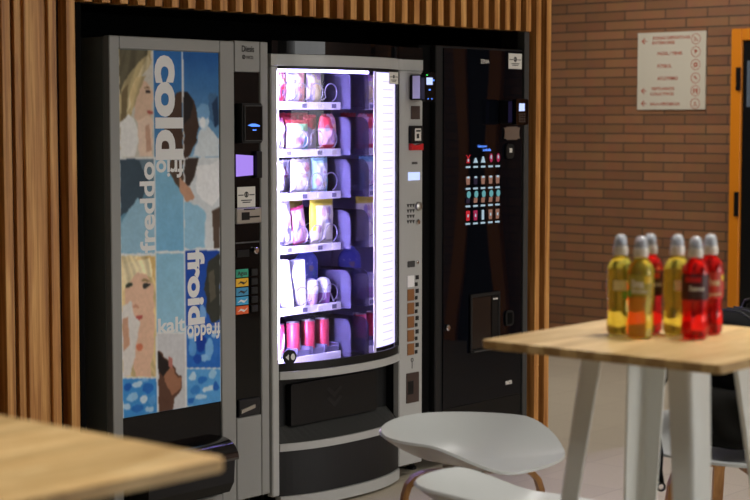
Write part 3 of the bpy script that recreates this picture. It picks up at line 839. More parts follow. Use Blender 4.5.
# delivery mouth
bm = NB(); box(bm, 0.800, 1.528, 0.070, 0.096, 0.266, 0.522)
obj('delivery_bay', bm, M['satin'], sm)
bm = NB()
cols = []
for k in range(21):
    x = 0.802+0.724*k/20
    cols.append([bm.verts.new(p) for p in ((x, bow(x, 0.070)+0.004, 0.267), (x, 0.069, 0.318), (x, 0.069, 0.267))])
for a, b in zip(cols, cols[1:]):
    for k in range(3): bm.faces.new([a[k], a[(k+1) % 3], b[(k+1) % 3], b[k]])
bm.faces.new(cols[0][::-1]); bm.faces.new(cols[-1])
obj('delivery_sill', bm, M['grey'], sm)
fl = obj('delivery_flap', prism(NB(), rrect(0.905, 1.430, 0.318, 0.486, 0.01), *XZ, 0.030, (0, 0.069, 0)), M['black'], sm)
bm = NB()
for zc in (0.420, 0.380): prism(bm, [(1.115,zc+0.022),(1.130,zc+0.030),(1.163,zc+0.006),(1.196,zc+0.030),(1.211,zc+0.022),(1.163,zc-0.016)], *XZ, 0.0012, (0, 0.0388, 0))
obj('chevron', bm, M['satin'], fl)
bm = NB(); bowed(bm, 0.800, 1.528, 0.057, 0.235, 0.004, 0.02, amp=0.074); obj('lower_panel', bm, M['satin'], sm)
def on_glass(bm, pts, off):                                  # flat print following the curve of the pane
    vs = [bm.verts.new((x, bow(x)-off, z)) for x, z in pts]; c = bm.verts.new((sum(x for x, z in pts)/len(pts), bow(sum(x for x, z in pts)/len(pts))-off, sum(z for x, z in pts)/len(pts)))
    for k in range(len(vs)): bm.faces.new([c, vs[k], vs[(k+1) % len(vs)]])
    return bm
st = obj('round_sticker', on_glass(NB(), disc_pts(0.836, 0.611, 0.026, 24, 0.030), 0.002), M['black'], sm)
bm = on_glass(NB(), [(0.820,0.610),(0.832,0.622),(0.832,0.598)], 0.003)
on_glass(bm, disc_pts(0.848, 0.611, 0.008, 14, 0.013), 0.003)
obj('printing', bm, M['wletter'], st)
tag(notice(sm, 1.396, 1.454, 1.688, 1.737, bow(1.396)-0.002), 'small white printed notice')
# control column fittings
rb = obj('card_reader', prism(NB(), rrect(1.596, 1.664, 1.624, 1.732, 0.010), *XZ, 0.062, (0, -0.001, 0)), M['black'], sm, True, angle=0.7)
bm = NB(); box(bm, 1.5945, 1.5958, -0.058, -0.018, 1.630, 1.726)
obj('reader_side', bm, pm('lamplit_reader_side', (226, 222, 244), 0.35), rb)  # pale violet paints in the machine lamp's light on this side
obj('reader_face', prism(NB(), rrect(1.594, 1.668, 1.618, 1.740, 0.012), *XZ, 0.020, (0, -0.064, 0)), M['gloss'], rb, True, angle=0.7)
obj('screen', B(1.606, 1.646, -0.0855, -0.0845, 1.688, 1.718), M['lcd'], rb)
bm = NB(); box(bm, 1.604, 1.614, -0.0855, -0.0845, 1.726, 1.731); obj('indicator', bm, M['greenlight'], rb)
for a, b, c, d in ((1.649, 1.658, 1.704, 1.710), (1.622, 1.632, 1.664, 1.670), (1.614, 1.620, 1.627, 1.631), (1.639, 1.645, 1.627, 1.631)):
    obj('light', B(a, b, -0.0855, -0.0845, c, d), M['bluelight'], rb)
obj('speaker', B(1.604, 1.664, -0.004, -0.0005, 1.543, 1.600, 0.002, 1), M['speaker'], sm)
r2 = obj('coin_reader', prism(NB(), rrect(1.590, 1.668, 1.440, 1.516, 0.006), *XZ, 0.016, (0, -0.0005, 0)), M['black'], sm)
obj('screen', B(1.612, 1.652, -0.0185, -0.0168, 1.452, 1.504), M['paper'], r2)
bm = NB(); box(bm, 1.618, 1.648, -0.0195, -0.0186, 1.490, 1.498); box(bm, 1.622, 1.638, -0.0195, -0.0186, 1.462, 1.482); obj('printing', bm, M['ink'], r2)
rs = obj('coin_cup', prism(NB(), [(1.592,1.412),(1.668,1.412),(1.668,1.440),(1.640,1.434),(1.612,1.434),(1.592,1.440)], *XZ, 0.018, (0, -0.0005, 0)), M['red'], sm)
obj('badge', B(1.612, 1.648, -0.002, -0.0005, 1.352, 1.362), M['grey'], sm)
obj('display', B(1.586, 1.664, -0.003, -0.0005, 1.284, 1.318, 0.001, 1), M['lcd'], sm)
for r in range(4):
    for c in range(3):
        x = 1.586+c*0.018; z = 1.178-r*0.023
        obj('key', prism(NB(), [(x-0.007, z+0.006), (x+0.007, z+0.006), (x, z-0.008)], *XZ, 0.003, (0, -0.0005, 0)), M['grey'], sm)
obj('knob', lathe(NB(), [(0.018, 0.0), (0.020, 0.004), (0.018, 0.012), (0.008, 0.016)], (1.652, -0.0005, 1.172), 18, 'Y'), M['steel'], sm, True, angle=0.6)
obj('lock', lathe(NB(), [(0.011, 0.0), (0.012, 0.006), (0.009, 0.010)], (1.650, -0.0005, 1.105), 14, 'Y'), M['chrome'], sm)
obj('coin_slot', B(1.584, 1.632, -0.003, -0.0005, 0.913, 0.940, 0.002, 1), M['grey'], sm)
obj('coin_button', lathe(NB(), [(0.008, 0.0), (0.008, 0.005), (0.005, 0.007)], (1.648, -0.0005, 0.931), 12, 'Y'), M['chrome'], sm)
for k in range(6):
    zt = 0.878 - k*0.0585
    obj('selection_button', B(1.582, 1.628, -0.004, -0.0005, zt-0.050, zt, 0.002, 1), M['white'] if k == 0 else M['brown'], sm)
    bm = NB(); box(bm, 1.638, 1.658, -0.003, -0.0005, zt-0.020, zt-0.002); box(bm, 1.634, 1.650, -0.003, -0.0005, zt-0.048, zt-0.032)
    obj('button_light', bm, M['satin'], sm)
obj('key_sign', ring(prism(NB(), [(1.614,0.476),(1.618,0.476),(1.618,0.505),(1.614,0.505)], *XZ, 0.0008, (0,-0.0005,0)), 1.616, 0.513, 0.005, 0.009, XZ, 0.0008, (0,-0.0005,0), 14), M['grey'], sm)
crn = obj('coin_return', prism(NB(), rrect(1.576, 1.660, 0.328, 0.458, 0.004), *XZ, 0.003, (0, -0.0005, 0)), M['speaker'], sm)
obj('cup', B(1.584, 1.620, -0.0052, -0.0036, 0.366, 0.424), M['black'], crn)

# ------------------------------------------------------------------ coffee machine (right)
hm = thing('vending_machine', 'black glossy hot drinks machine with lit drink icons on its door', 'vending machine', (2.08, 0.40, 0.0))
bm = NB(); box(bm, 1.700, 2.418, 0.036, 0.80, 0.07, 1.862, 0.003, 1)
obj('cabinet', bm, M['recess'], hm)
for x in (1.76, 2.36):
    for y in (0.12, 0.74): obj('foot', lathe(NB(), [(0.022, 0.0), (0.022, 0.01), (0.012, 0.016), (0.012, 0.07)], (x, y, 0), 12), M['black'], hm)
hd = obj('door', B(1.782, 2.420, 0.006, 0.035, 0.08, 1.862, 0.004, 1), M['satin'], hm)
# slightly warped glossy sheet
bm = NB(); NXC, NZC = 24, 40; rows = []
def warp(x, z):                                              # the sheet bulges a little between its fixings
    d2 = (x-2.055)**2; k = 0.05*math.exp(-((z-1.35)/0.28)**2) - 0.085*math.exp(-((z-0.55)/0.30)**2) - 0.01*math.exp(-((z-1.9)/0.2)**2)
    return k*0.0256*(1-math.exp(-d2/0.0512))
for j in range(NZC+1):
    z = 0.272+(1.852-0.272)*j/NZC
    rows.append([bm.verts.new((1.830+(2.408-1.830)*i/NXC, 0.0005+warp(1.83+0.578*i/NXC, z), z)) for i in range(NXC+1)])
for j in range(NZC):
    for i in range(NXC): bm.faces.new([rows[j][i], rows[j][i+1], rows[j+1][i+1], rows[j+1][i]])
rim = [rows[0][i] for i in range(NXC+1)]+[rows[j][NXC] for j in range(1, NZC+1)]+[rows[NZC][i] for i in range(NXC-1, -1, -1)]+[rows[j][0] for j in range(NZC-1, 0, -1)]
bk = [bm.verts.new((v.co.x, 0.0056, v.co.z)) for v in rim]
for k in range(len(rim)): q = (k+1) % len(rim); bm.faces.new([rim[k], bk[k], bk[q], rim[q]])
obj('front_panel', bm, M['coffee'], hm, True, angle=0.8)
obj('lower_panel', B(1.830, 2.408, 0.001, 0.0056, 0.10, 0.268), M['gloss'], hm)
YF = -0.003
obj('lettering', lettering(NB(), 'ZENIA', 2.088, 2.150, 1.791, 1.809, XZ, 0.0, (0, YF, 0), 0, 0.02), M['paper'], hm)
tag(notice(hm, 2.296, 2.398, 1.772, 1.842, YF), 'small white printed notice')
rb = obj('card_reader', prism(NB(), rrect(2.232, 2.318, 1.522, 1.630, 0.010), *XZ, 0.072, (0, YF, 0)), M['black'], hm)
obj('reader_side', B(2.2305, 2.2318, -0.074, -0.052, 1.528, 1.624), pm('dim_violet_plastic', (84, 80, 140), 0.4), rb)
obj('reader_face', prism(NB(), rrect(2.228, 2.322, 1.518, 1.634, 0.012), *XZ, 0.022, (0, -0.0755, 0)), M['gloss'], rb)
obj('screen', B(2.250, 2.292, -0.0985, -0.0978, 1.580, 1.614), M['lcd'], rb)
bm = NB()
for a in range(3):
    for b in range(4): box(bm, 2.248+a*0.018, 2.262+a*0.018, -0.0985, -0.0978, 1.530+b*0.011, 1.538+b*0.011)
obj('keypad', bm, M['speaker'], rb)
obj('mounting_plate', prism(NB(), [(2.262,1.455),(2.280,1.455),(2.284,1.450),(2.364,1.450),(2.368,1.455),(2.386,1.455),(2.380,1.470),(2.380,1.490),(2.386,1.506),(2.368,1.506),(2.364,1.510),(2.284,1.510),(2.280,1.506),(2.262,1.506),(2.268,1.490),(2.268,1.470)], *XZ, 0.003, (0, YF, 0)), M['steel'], hm)
lk = obj('lock', prism(NB(), rrect(2.276, 2.334, 1.364, 1.432, 0.02), *XZ, 0.008, (0, YF, 0)), M['satin'], hm)
obj('key_plate', B(2.296, 2.316, -0.0135, -0.0115, 1.392, 1.412), M['paper'], lk)
bm = NB(); lettering(bm, 'Seleccione', 2.070, 2.135, 1.418, 1.430, XZ, 0.0, (0, YF, 0), 0, 0.02); lettering(bm, 'bebida', 2.108, 2.166, 1.401, 1.413, XZ, 0.0, (0, YF, 0), 0, 0.02)
obj('display', bm, M['bluelight'], hm)
IX = [2.000, 2.055, 2.110, 2.166, 2.219]; IZ = [1.362, 1.272, 1.194, 1.116]
for r, z in enumerate(IZ):
    for c, x in enumerate(IX):
        def cup(bm, w, h, t=0.75, x=x, z=z): return prism(bm, [(x-w*t, z-h), (x+w*t, z-h), (x+w, z+h), (x-w, z+h)], *XZ, 0.0008, (0, YF, 0))
        def blob(bm, cx, cz, rx, rz): return prism(bm, disc_pts(cx, cz, rx, 10, rz), *XZ, 0.0008, (0, YF, 0))
        bm = NB()
        if r == 0:
            if c == 0: m = 'iconr'; prism(bm, [(x-.016,z+.024),(x-.010,z+.024),(x+.014,z-.002),(x+.008,z-.002)], *XZ, .0008, (0,YF,0)); prism(bm, [(x+.016,z+.024),(x+.010,z+.024),(x-.014,z-.002),(x-.008,z-.002)], *XZ, .0008, (0,YF-.001,0)); prism(bm, [(x-.014,z-.012),(x+.014,z-.012),(x+.008,z-.004),(x-.008,z-.004)], *XZ, .0008, (0,YF,0))
            elif c in (1, 2): m = 'iconw'; prism(bm, [(x-.016,z-.012),(x+.016,z-.012),(x+.004,z+.004+.006*c),(x-.004,z+.004+.006*c)], *XZ, .0008, (0,YF,0))
            else: m = 'iconp'; blob(bm, x+.004, z+.008, .012, .020)
        elif r == 1: m = ['icont', 'icond', 'icont', 'icont', 'icont'][c]; cup(bm, 0.015, 0.018)
        elif r == 2: m = 'iconc'; blob(bm, x+.006, z+.016, .014, .016)
        else: m = ['iconr', 'iconp', 'iconw', 'icont', 'icont'][c]; cup(bm, 0.008 if c == 2 else 0.014, 0.022, 1.0 if c == 2 else 0.8)
        ic = obj('drink_icon', bm, M[m], hm)
        bm = NB()
        if r == 2: prism(bm, [(x-.014,z-.022),(x+.010,z-.022),(x+.014,z),(x-.012,z)], *XZ, .0008, (0,YF-.001,0)); mm = 'icont' if c else 'icond'
        elif r == 0 and c > 2: blob(bm, x+.004, z+.012, .006, .010); mm = 'iconw'
        elif r == 1: prism(bm, disc_pts(x, z+.014, .011, 8, .005), *XZ, .0008, (0,YF-.001,0)); mm = 'iconw'
        else: prism(bm, [(x-.004,z-.006),(x+.004,z-.006),(x+.004,z+.006),(x-.004,z+.006)], *XZ, .0008, (0,YF-.001,0)); mm = 'iconw'
        obj('highlight', bm, M[mm], ic)
        zl = z-0.036 if r else z-0.030
        bm = NB(); prism(bm, [(x-.016,zl-.004),(x+.016,zl-.004),(x+.016,zl+.004),(x-.016,zl+.004)], *XZ, .0008, (0,YF,0))
        obj('caption', bm, M['iconw'], ic)
bm = NB()
for a, b, c, d in ((2.015, 2.235, 0.748, 0.764), (2.015, 2.235, 0.500, 0.514), (2.015, 2.029, 0.514, 0.748), (2.221, 2.235, 0.514, 0.748)): box(bm, a, b, -0.012, YF, c, d, 0.002, 1)
cd = obj('cup_door', bm, M['satin'], hm)
obj('cup_window', B(2.029, 2.170, -0.0062, -0.0035, 0.516, 0.746), pm('smoky_window', (34, 30, 28), 0.15), cd)
obj('door_grip', B(2.174, 2.220, -0.010, -0.0035, 0.516, 0.746, 0.002, 1), M['black'], cd)
obj('brand_plate', B(2.178, 2.214, -0.0122, -0.0112, 0.728, 0.734), M['paper'], cd)
obj('cup_sill', B(2.030, 2.170, -0.020, -0.0125, 0.502, 0.508), M['grey'], cd)
sl = obj('coin_return', prism(NB(), rrect(2.280, 2.342, 0.596, 0.668, 0.02), *XZ, 0.006, (0, YF, 0)), M['satin'], hm)
obj('cup', B(2.292, 2.330, -0.0105, -0.0095, 0.606, 0.658), M['recess'], sl)
obj('door_lock', lathe(NB(), [(0.014, 0.0), (0.014, 0.006), (0.009, 0.010)], (1.857, YF, 0.630), 14, 'Y'), M['chrome'], hm)
obj('emblem', lettering(NB(), 'necta', 2.289, 2.338, 0.324, 0.346, XZ, 0.0, (0, YF, 0), 0, 0.04), M['paper'], hm)

# ------------------------------------------------------------------ goods behind the glass
def mixc(a, b, t): return tuple(a[i]*(1-t)+b[i]*t for i in range(3))
def packet(name, label, cat, x, y, z, w, h, t, fn, rz=0.0, lean=0.0, group=None, gather=0.0, roll=0.0):
    """pillow bag: bulged front and back, crimped seals top and bottom"""
    bm = NB(); nu, nv = 24, 36; g = {}
    rr = random.Random(hash(label) % 1000 if False else len(label)*7+int(x*1000)+int(z*1000))
    p1, p2, p3 = rr.uniform(0, 6), rr.uniform(0, 6), rr.uniform(0, 6)
    uv = []
    for s in (-1, 1):
        for j in range(nv+1):
            for i in range(nu+1):
                u = 2*i/nu-1; v = j/nv
                edge = (max(0.0, 1-u*u))**0.6; vv_ = (max(0.0, 1-(2*v-1)**2))**0.42
                if v < 0.06 or v > 0.94: vv_ *= 0.12
                th = t/2*edge*vv_ + 0.0008
                th += 0.0022*edge*vv_*math.sin(7*u+9*v+p1)+0.0018*edge*vv_*math.sin(15*v-6*u+p2)
                nar = 1-gather*max(0, (v-0.75)/0.25)**2
                xx = u*w/2*nar*(1-0.05*vv_); yy = s*th
                zz = v*h + 0.002*math.sin(12*u+p3)*(1 if v > 0.95 else 0)
                if abs(u) == 1 and s == 1: g[s, i, j] = g[-1, i, j]; continue
                g[s, i, j] = bm.verts.new((xx, yy, zz)); uv.append((u, v, s))
    for s in (-1, 1):
        for j in range(nv):
            for i in range(nu):
                q = [g[s,i,j], g[s,i+1,j], g[s,i+1,j+1], g[s,i,j+1]]
                bm.faces.new(q if s < 0 else q[::-1])
    for j in (0, nv):
        for i in range(nu):
            q = []
            for v_ in (g[-1,i,j], g[-1,i+1,j], g[1,i+1,j], g[1,i,j]):
                if v_ not in q: q.append(v_)
            try: bm.faces.new(q)
            except ValueError: pass
    o = obj(name, bm, M['pack'], None, True)
    acc = [(rr.uniform(-.6, .6), rr.uniform(.2, .8), rr.uniform(.12, .34), rr.uniform(.05, .13), rr.choice(((196, 60, 80), (90, 110, 190), (220, 170, 70), (80, 150, 150), (160, 80, 140)))) for _ in range(5)]
    def printed(u, v):                                       # the pack's own print: small coloured motifs over its ground colour
        c = fn(u, v)
        for cu, cv, ru, rv, cc in acc:
            if ((u-cu)/ru)**2 + ((v-cv)/rv)**2 < 1: c = mixc(c, cc, 0.42)
        return c
    colour(o, lambda i, co: printed(uv[i][0], uv[i][1]))
    o.location = (x, y, z); o.rotation_euler = (lean, roll, rz)
    return tag(o, label, cat, group)
W, PK, RD, YE = (238, 232, 236), (226, 150, 160), (206, 50, 66), (232, 218, 130)
T1, T2, T3, T4, T5, T6 = [z-0.0075 for z in TZ]
YP = 0.105
packet('snack_packet', 'pink snack packet at the left end of the top shelf', 'snack packet', .920, YP, T1, 0.070, 0.126, 0.034, lambda u, v: RD if (u < 0.1 and v < .6) else PK, 0.3)
packet('snack_packet', 'half white half orange snack packet on the top shelf', 'snack packet', 1.003, YP, T1, 0.108, 0.128, 0.04, lambda u, v: W if u < 0.1 else (mixc((222, 150, 120), (232, 170, 150), v)), -0.05)
packet('snack_packet', 'pale yellow snack packet beside the empty coil on the top shelf', 'snack packet', 1.112, YP, T1, 0.092, 0.122, 0.04, lambda u, v: (226, 214, 236) if u < -0.3 else ((170, 120, 170) if (v > .8 and u > .1) else (226, 214, 150)), 0.05)
packet('snack_bag', 'white and lilac snack bag at the left end of the second shelf', 'snack bag', .906, YP, T2, 0.066, 0.13, 0.045, lambda u, v: (150, 90, 120) if v > .85 else ((206, 190, 224) if (int(u*4+v*9) % 3 == 0) else W), 0.2)
packet('snack_bag', 'white snack bag with green corner and red top on the second shelf', 'snack bag', 1.012, YP, T2, 0.118, 0.122, 0.05, lambda u, v: (196, 60, 60) if v > .88 else ((130, 200, 130) if (v > .62 and u > -.2) else ((96, 190, 206) if (u > .35 and v < .45) else mixc(W, (236, 206, 214), max(0, -u)))), -0.1)
packet('snack_bag', 'red topped white snack bag in the middle of the second shelf', 'snack bag', 1.122, YP+.03, T2, 0.074, 0.142, 0.035, lambda u, v: RD if v > .58+0.12*abs(u) else (222, 214, 232), 0.0)
packet('snack_bag', 'pink and white snack bag at the right end of the second shelf', 'snack bag', 1.172, YP-.02, T2, 0.112, 0.146, 0.052, lambda u, v: (206, 60, 70) if v < .14 or (v > .60 and u < .2-(v-.6)) else ((178, 140, 190) if ((u-.2)**2+(v-.4)**2*3 < .12 and (u-.2)**2+(v-.4)**2*3 > .06) else mixc(PK, W, 0.5 if u < .5 else .1)), 0.15, gather=.3)
packet('snack_bag', 'dark red snack bag behind the white bag with the green corner', 'snack bag', 1.045, YP+0.08, T2, 0.12, 0.150, 0.045, lambda u, v: (150, 36, 44), 0.0)
packet('snack_bag', 'dark red snack bag behind the red topped white bag', 'snack bag', 1.145, YP+0.10, T2, 0.09, 0.152, 0.045, lambda u, v: (170, 40, 48), 0.1)
packet('snack_packet', 'white wrapped snack at the left end of the third shelf', 'snack packet', .912, YP, T3, 0.062, 0.130, 0.035, lambda u, v: W, 0.3)
packet('snack_packet', 'second white wrapped snack from the left on the third shelf', 'snack packet', .985, YP+.05, T3, 0.062, 0.134, 0.035, lambda u, v: W if u > -.5 else (180, 176, 206), -0.2)
packet('snack_bag', 'wide white crumpled snack bag in the middle of the third shelf', 'snack bag', 1.034, YP+.002, T3, 0.122, 0.138, 0.05, lambda u, v: (246, 244, 246) if abs(u) < .8 else (196, 190, 214), 0.05)
packet('snack_bag', 'white snack bag with pale cyan edges on the third shelf', 'snack bag', 1.142, YP, T3, 0.100, 0.142, 0.05, lambda u, v: (150, 214, 226) if (v > .86 or u < -.62 or (u > .6 and v < .6)) else (228, 236, 240), 0.0)
packet('snack_packet', 'tall white packet leaning at the left end of the fourth shelf', 'snack packet', .938, YP, T4, 0.098, 0.175, 0.035, lambda u, v: W if abs(u+.2-v*.4) > .12 else (170, 168, 196), 0.1, roll=-0.08).location.z += 0.005
packet('snack_packet', 'leaning pink and white packet on the fourth shelf', 'snack packet', 1.036, YP+.004, T4, 0.082, 0.150, 0.03, lambda u, v: (206, 70, 110) if abs(u) > .86 or v > .92 or v < .05 else (236, 190, 206), -0.05, roll=-0.16).location.z += 0.008
packet('snack_bag', 'large pale yellow snack bag at the right end of the fourth shelf', 'snack bag', 1.150, YP-.006, T4, 0.140, 0.186, 0.055, lambda u, v: (222, 206, 60) if (v > .86 or (u < -.72 and v > .3)) else ((160, 146, 190) if ((u-.4)**2*3+(v-.72)**2*5 < .05) else (236, 234, 206)), 0.0)
packet('snack_packet', 'olive yellow packet behind the leaning pink packet', 'snack packet', 1.075, YP+0.075, T4, 0.10, 0.185, 0.035, lambda u, v: (186, 172, 60), 0.0)

def wedge(label, x, y, z, pts, th, col, rz=0):
    bm = prism(NB(), pts, (1,0,0), (0,0,1), (0,-1,0), th, (0, th/2, 0))
    bmesh.ops.bevel(bm, geom=list(bm.edges), offset=0.003, segments=2, affect='EDGES')
    o = obj('sandwich_pack', bm, pm('wrap_'+str(len(MATS)), col, 0.35), None)
    o.location = (x, y, z); o.rotation_euler = (0, 0, rz)
    return tag(o, label, 'sandwich pack')
wedge('tall white sandwich pack leaning at the left end of the fifth shelf', 0.934, YP, T5, [(0.008,0),(0.038,0),(0.006,0.195),(-0.040,0.195)], 0.05, (240, 240, 246))
wedge('white sandwich pack with slanted sides on the fifth shelf', 1.006, YP+.01, T5, [(0.005,0),(0.048,0),(0.038,0.190),(-0.005,0.186),(-0.040,0.130)], 0.05, (244, 244, 248))
packet('snack_bag', 'translucent blue bag behind the dessert cups on the fifth shelf', 'snack bag', 1.155, YP+0.085, T5, 0.145, 0.215, 0.05, lambda u, v: (84, 96, 190) if (u*u+v*v*7) % 0.5 > .03 else (170, 180, 226), 0.0, gather=.75)
def dessert(label, x, y, z, lower):
    t = thing('dessert_cup', label, 'dessert cup', (x, y, z))
    obj('cup', lathe(NB(), [(0.0,0.001),(0.026,0.001),(0.031,0.045),(0.030,0.045),(0.0,0.044)], n=20, cap=False), pm('cup_'+str(len(MATS)), lower, 0.3), t, True, True, angle=.6)
    obj('dome_lid', lathe(NB(), [(0.032,0.0455),(0.032,0.058),(0.034,0.060),(0.033,0.080),(0.026,0.098),(0.012,0.106),(0.0,0.107)], n=20, cap=False), pm('dome_'+str(len(MATS)), (232, 230, 244), 0.25), t, True, True, angle=.6)
    return t
dessert('white dessert cup with mauve base beside the white sandwich pack', 1.098, YP+.004, T5, (206, 170, 206))
d2 = dessert('dessert cup with purple base and a spoon on the fifth shelf', 1.172, YP+.004, T5, (170, 110, 180))
obj('spoon', tube(NB(), [(0.030,-0.012,0.040),(0.040,-0.014,0.020),(0.046,-0.014,0.008),(0.051,-0.014,0.005)], 0.003, 6), M['white'], d2, True, True)
def can_mesh(root):
    obj('can_body', lathe(NB(), [(0.0,0.004),(0.020,0.0),(0.024,0.003),(0.029,0.012),(0.029,0.122),(0.0265,0.134)], n=24, cap=False), None or CANM, root, True, True, angle=.7)
    obj('can_lid', lathe(NB(), [(0.0265,0.134),(0.0275,0.137),(0.0255,0.138),(0.0245,0.133),(0.0,0.133)], n=24, cap=False), M['steel'], root, True, True, angle=.6)
    obj('pull_tab', B(-0.006, 0.006, -0.014, 0.004, 0.1332, 0.1347, 0.0005, 1), M['chrome'], root, False, True)
    bm = NB(); prism(bm, [(-0.012,0.034),(-0.004,0.030),(0.010,0.095),(0.002,0.103)], (1,0,0), (0,0,1), (0,-1,0), 0.002, (0,-0.0275,0)); obj('emblem', bm, M['white'], root, False, True)
CANM = pm('red_can', (214, 66, 92), 0.3, 0.2)
can = None
cl_ = ['red drink can at the left end of the bottom shelf, beside the round sticker', 'second red drink can from the left on the bottom shelf', 'third red drink can from the left on the bottom shelf', 'red drink can at the right end of the bottom shelf']
for k, lb in enumerate(cl_):
    if can is None:
        can = thing('drink_can', lb, 'drink can', (CX[1]+0.0015, YP+.012, T6), 0.2, 'red cans on the bottom shelf'); can_mesh(can)
    else:
        c = dup(can); c['label'] = lb; c.location = (CX[1+k]+0.0015, YP+.012, T6); c.rotation_euler = (0, 0, 0.2+0.9*k)

# ------------------------------------------------------------------ tables
def leg_mesh(cx, cy, sx, sy, ztop, w0=0.085, w1=0.050, splay=0.10):
    """folded sheet-metal leg: two flanges meeting in an outer ridge, tapering and splaying to the floor"""
    bm = NB(); th = 0.005; rows = []
    for k in range(9):
        f = k/8; z = ztop*(1-f); w = w0+(w1-w0)*f; o = splay*f
        rx, ry = cx+sx*o, cy+sy*o
        c = 0.012
        v = w*0.68
        pts = [(rx-sx*w, ry), (rx-sx*c, ry), (rx-sx*c*0.3, ry-sy*c*0.3), (rx, ry-sy*c), (rx, ry-sy*v),
               (rx-sx*th, ry-sy*v), (rx-sx*th, ry-sy*(c+th)), (rx-sx*(c*0.3+th), ry-sy*(c*0.3+th)), (rx-sx*(c+th), ry-sy*th), (rx-sx*w, ry-sy*th)]
        rows.append([bm.verts.new((a, b, z)) for a, b in pts])
    n = len(rows[0])
    for a, b in zip(rows, rows[1:]):
        for k in range(n): bm.faces.new([a[k], a[(k+1) % n], b[(k+1) % n], b[k]])
    bm.faces.new(rows[0][::-1]); bm.faces.new(rows[-1])
    return bm
def tabletop(bm, x0, x1, y0, y1, z0, z1, r):
    pts = rrect(x0, x1, y0, y1, r, 5)
    prism(bm, pts, (1,0,0), (0,1,0), (0,0,1), z1-z0, (0,0,z0))
    es = [e for e in bm.edges if abs(e.verts[0].co.z-e.verts[1].co.z) < 1e-6]
    bmesh.ops.bevel(bm, geom=es, offset=0.002, segments=2, affect='EDGES')
    return bm
TH = 1.05
tb = thing('bar_table', 'square oak bar table on white metal legs carrying the drink bottles', 'table', (-0.63, -2.60, 0))
obj('tabletop', tabletop(NB(), -0.30, 0.30, -0.30, 0.30, TH-0.019, TH, 0.012), M['top'], tb, False, True)
i0 = 0.30-0.160
for sx, sy in ((-1,-1), (1,-1), (1,1), (-1,1)):
    obj('leg', leg_mesh(sx*i0, sy*i0, sx, sy, TH-0.0195), M['tleg'], tb, True, True, angle=.9)
bm = NB()
for a in (-1, 1): box(bm, -0.11, 0.11, a*0.10-0.01, a*0.10+0.01, TH-0.05, TH-0.0195); 
for a in (-1, 1): box(bm, a*0.10-0.01, a*0.10+0.01, -0.09, 0.09, TH-0.05, TH-0.0195)
obj('underframe', bm, M['tleg'], tb, False, True)
tf = thing('bar_table', 'oak bar table with rounded corner at the bottom left, empty top', 'table', (-2.518, -2.519, 0))
obj('tabletop', tabletop(NB(), -0.30, 0.30, -0.30, 0.30, TH-0.019, TH, 0.020), M['top'], tf, False, True)
obj('column', lathe(NB(), [(0.04, 0.012), (0.04, TH-0.027)], n=20), M['tleg'], tf, True, True, angle=.6)
obj('foot_plate', lathe(NB(), [(0.20, 0.0), (0.20, 0.008), (0.05, 0.0118)], n=32), M['tleg'], tf, False, True)
obj('mounting_plate', B(-0.12, 0.12, -0.12, 0.12, TH-0.0268, TH-0.0192), M['tleg'], tf, False, True)

# ------------------------------------------------------------------ bottles
def liquid(name, col, rough=0.03):
    m = pm(name, col, rough, 0, 0.5, 0.84, 1.33); return m
LY = liquid('yellow_drink', (255, 244, 110)); LR = liquid('red_drink', (255, 44, 44)); LO = liquid('orange_drink', (240, 90, 40))
CLR = pm('clear_cap', (226, 230, 236), 0.15, 0, 0.5, 0.55); CAPB = pm('blue_grey_cap', (150, 166, 190), 0.3)
COLLAR = pm('cap_collar', (226, 222, 214), 0.35)
LBD = pm('dark_label', (70, 16, 26), 0.4); LBG = pm('olive_label', (170, 160, 66), 0.4); LBW = pm('pale_label', (226, 214, 170), 0.4); LBR = pm('red_label', (190, 60, 46), 0.4)
GREEN = pm('green_print', (96, 160, 60), 0.4)
BODY = [(0.0,0.004),(0.020,0.002),(0.027,0.004),(0.0300,0.012),(0.0302,0.030),(0.0285,0.052),(0.0275,0.066),(0.0285,0.080),(0.0305,0.096),(0.0305,0.150),(0.0300,0.160),(0.026,0.172),(0.018,0.182),(0.0135,0.187),(0.0125,0.190)]
def rad(z):
    for (r0, z0), (r1, z1) in zip(BODY[1:], BODY[2:]):
        if z0 <= z <= z1: return r0+(r1-r0)*(z-z0)/(z1-z0)
    return 0.03
def wrap(bm, z0, z1, a0, a1, off, n=24, nz=6):
    g = []
    for j in range(nz+1):
        z = z0+(z1-z0)*j/nz; r = rad(z)+off
        g.append([bm.verts.new((r*math.cos(a0+(a1-a0)*i/n), r*math.sin(a0+(a1-a0)*i/n), z)) for i in range(n+1)])
    for j in range(nz):
        for i in range(n): bm.faces.new([g[j][i], g[j][i+1], g[j+1][i+1], g[j+1][i]])
    return bm
def wrap_text(bm, s, z0, z1, ac, span, off, bold=0.03):
    vs, fs = glyphs(s, bold); xs = [v[0] for v in vs]; ys = [v[1] for v in vs]
    x0, x1, y0, y1 = min(xs), max(xs), min(ys), max(ys)
    nv = []
    for x, y in vs:
        z = z0+(y-y0)/(y1-y0)*(z1-z0); a = ac+((x-x0)/(x1-x0)-0.5)*span; r = rad(z)+off
        nv.append(bm.verts.new((r*math.cos(a), r*math.sin(a), z)))
    for f in fs:
        try: bm.faces.new([nv[i] for i in f])
        except ValueError: pass
    return bm
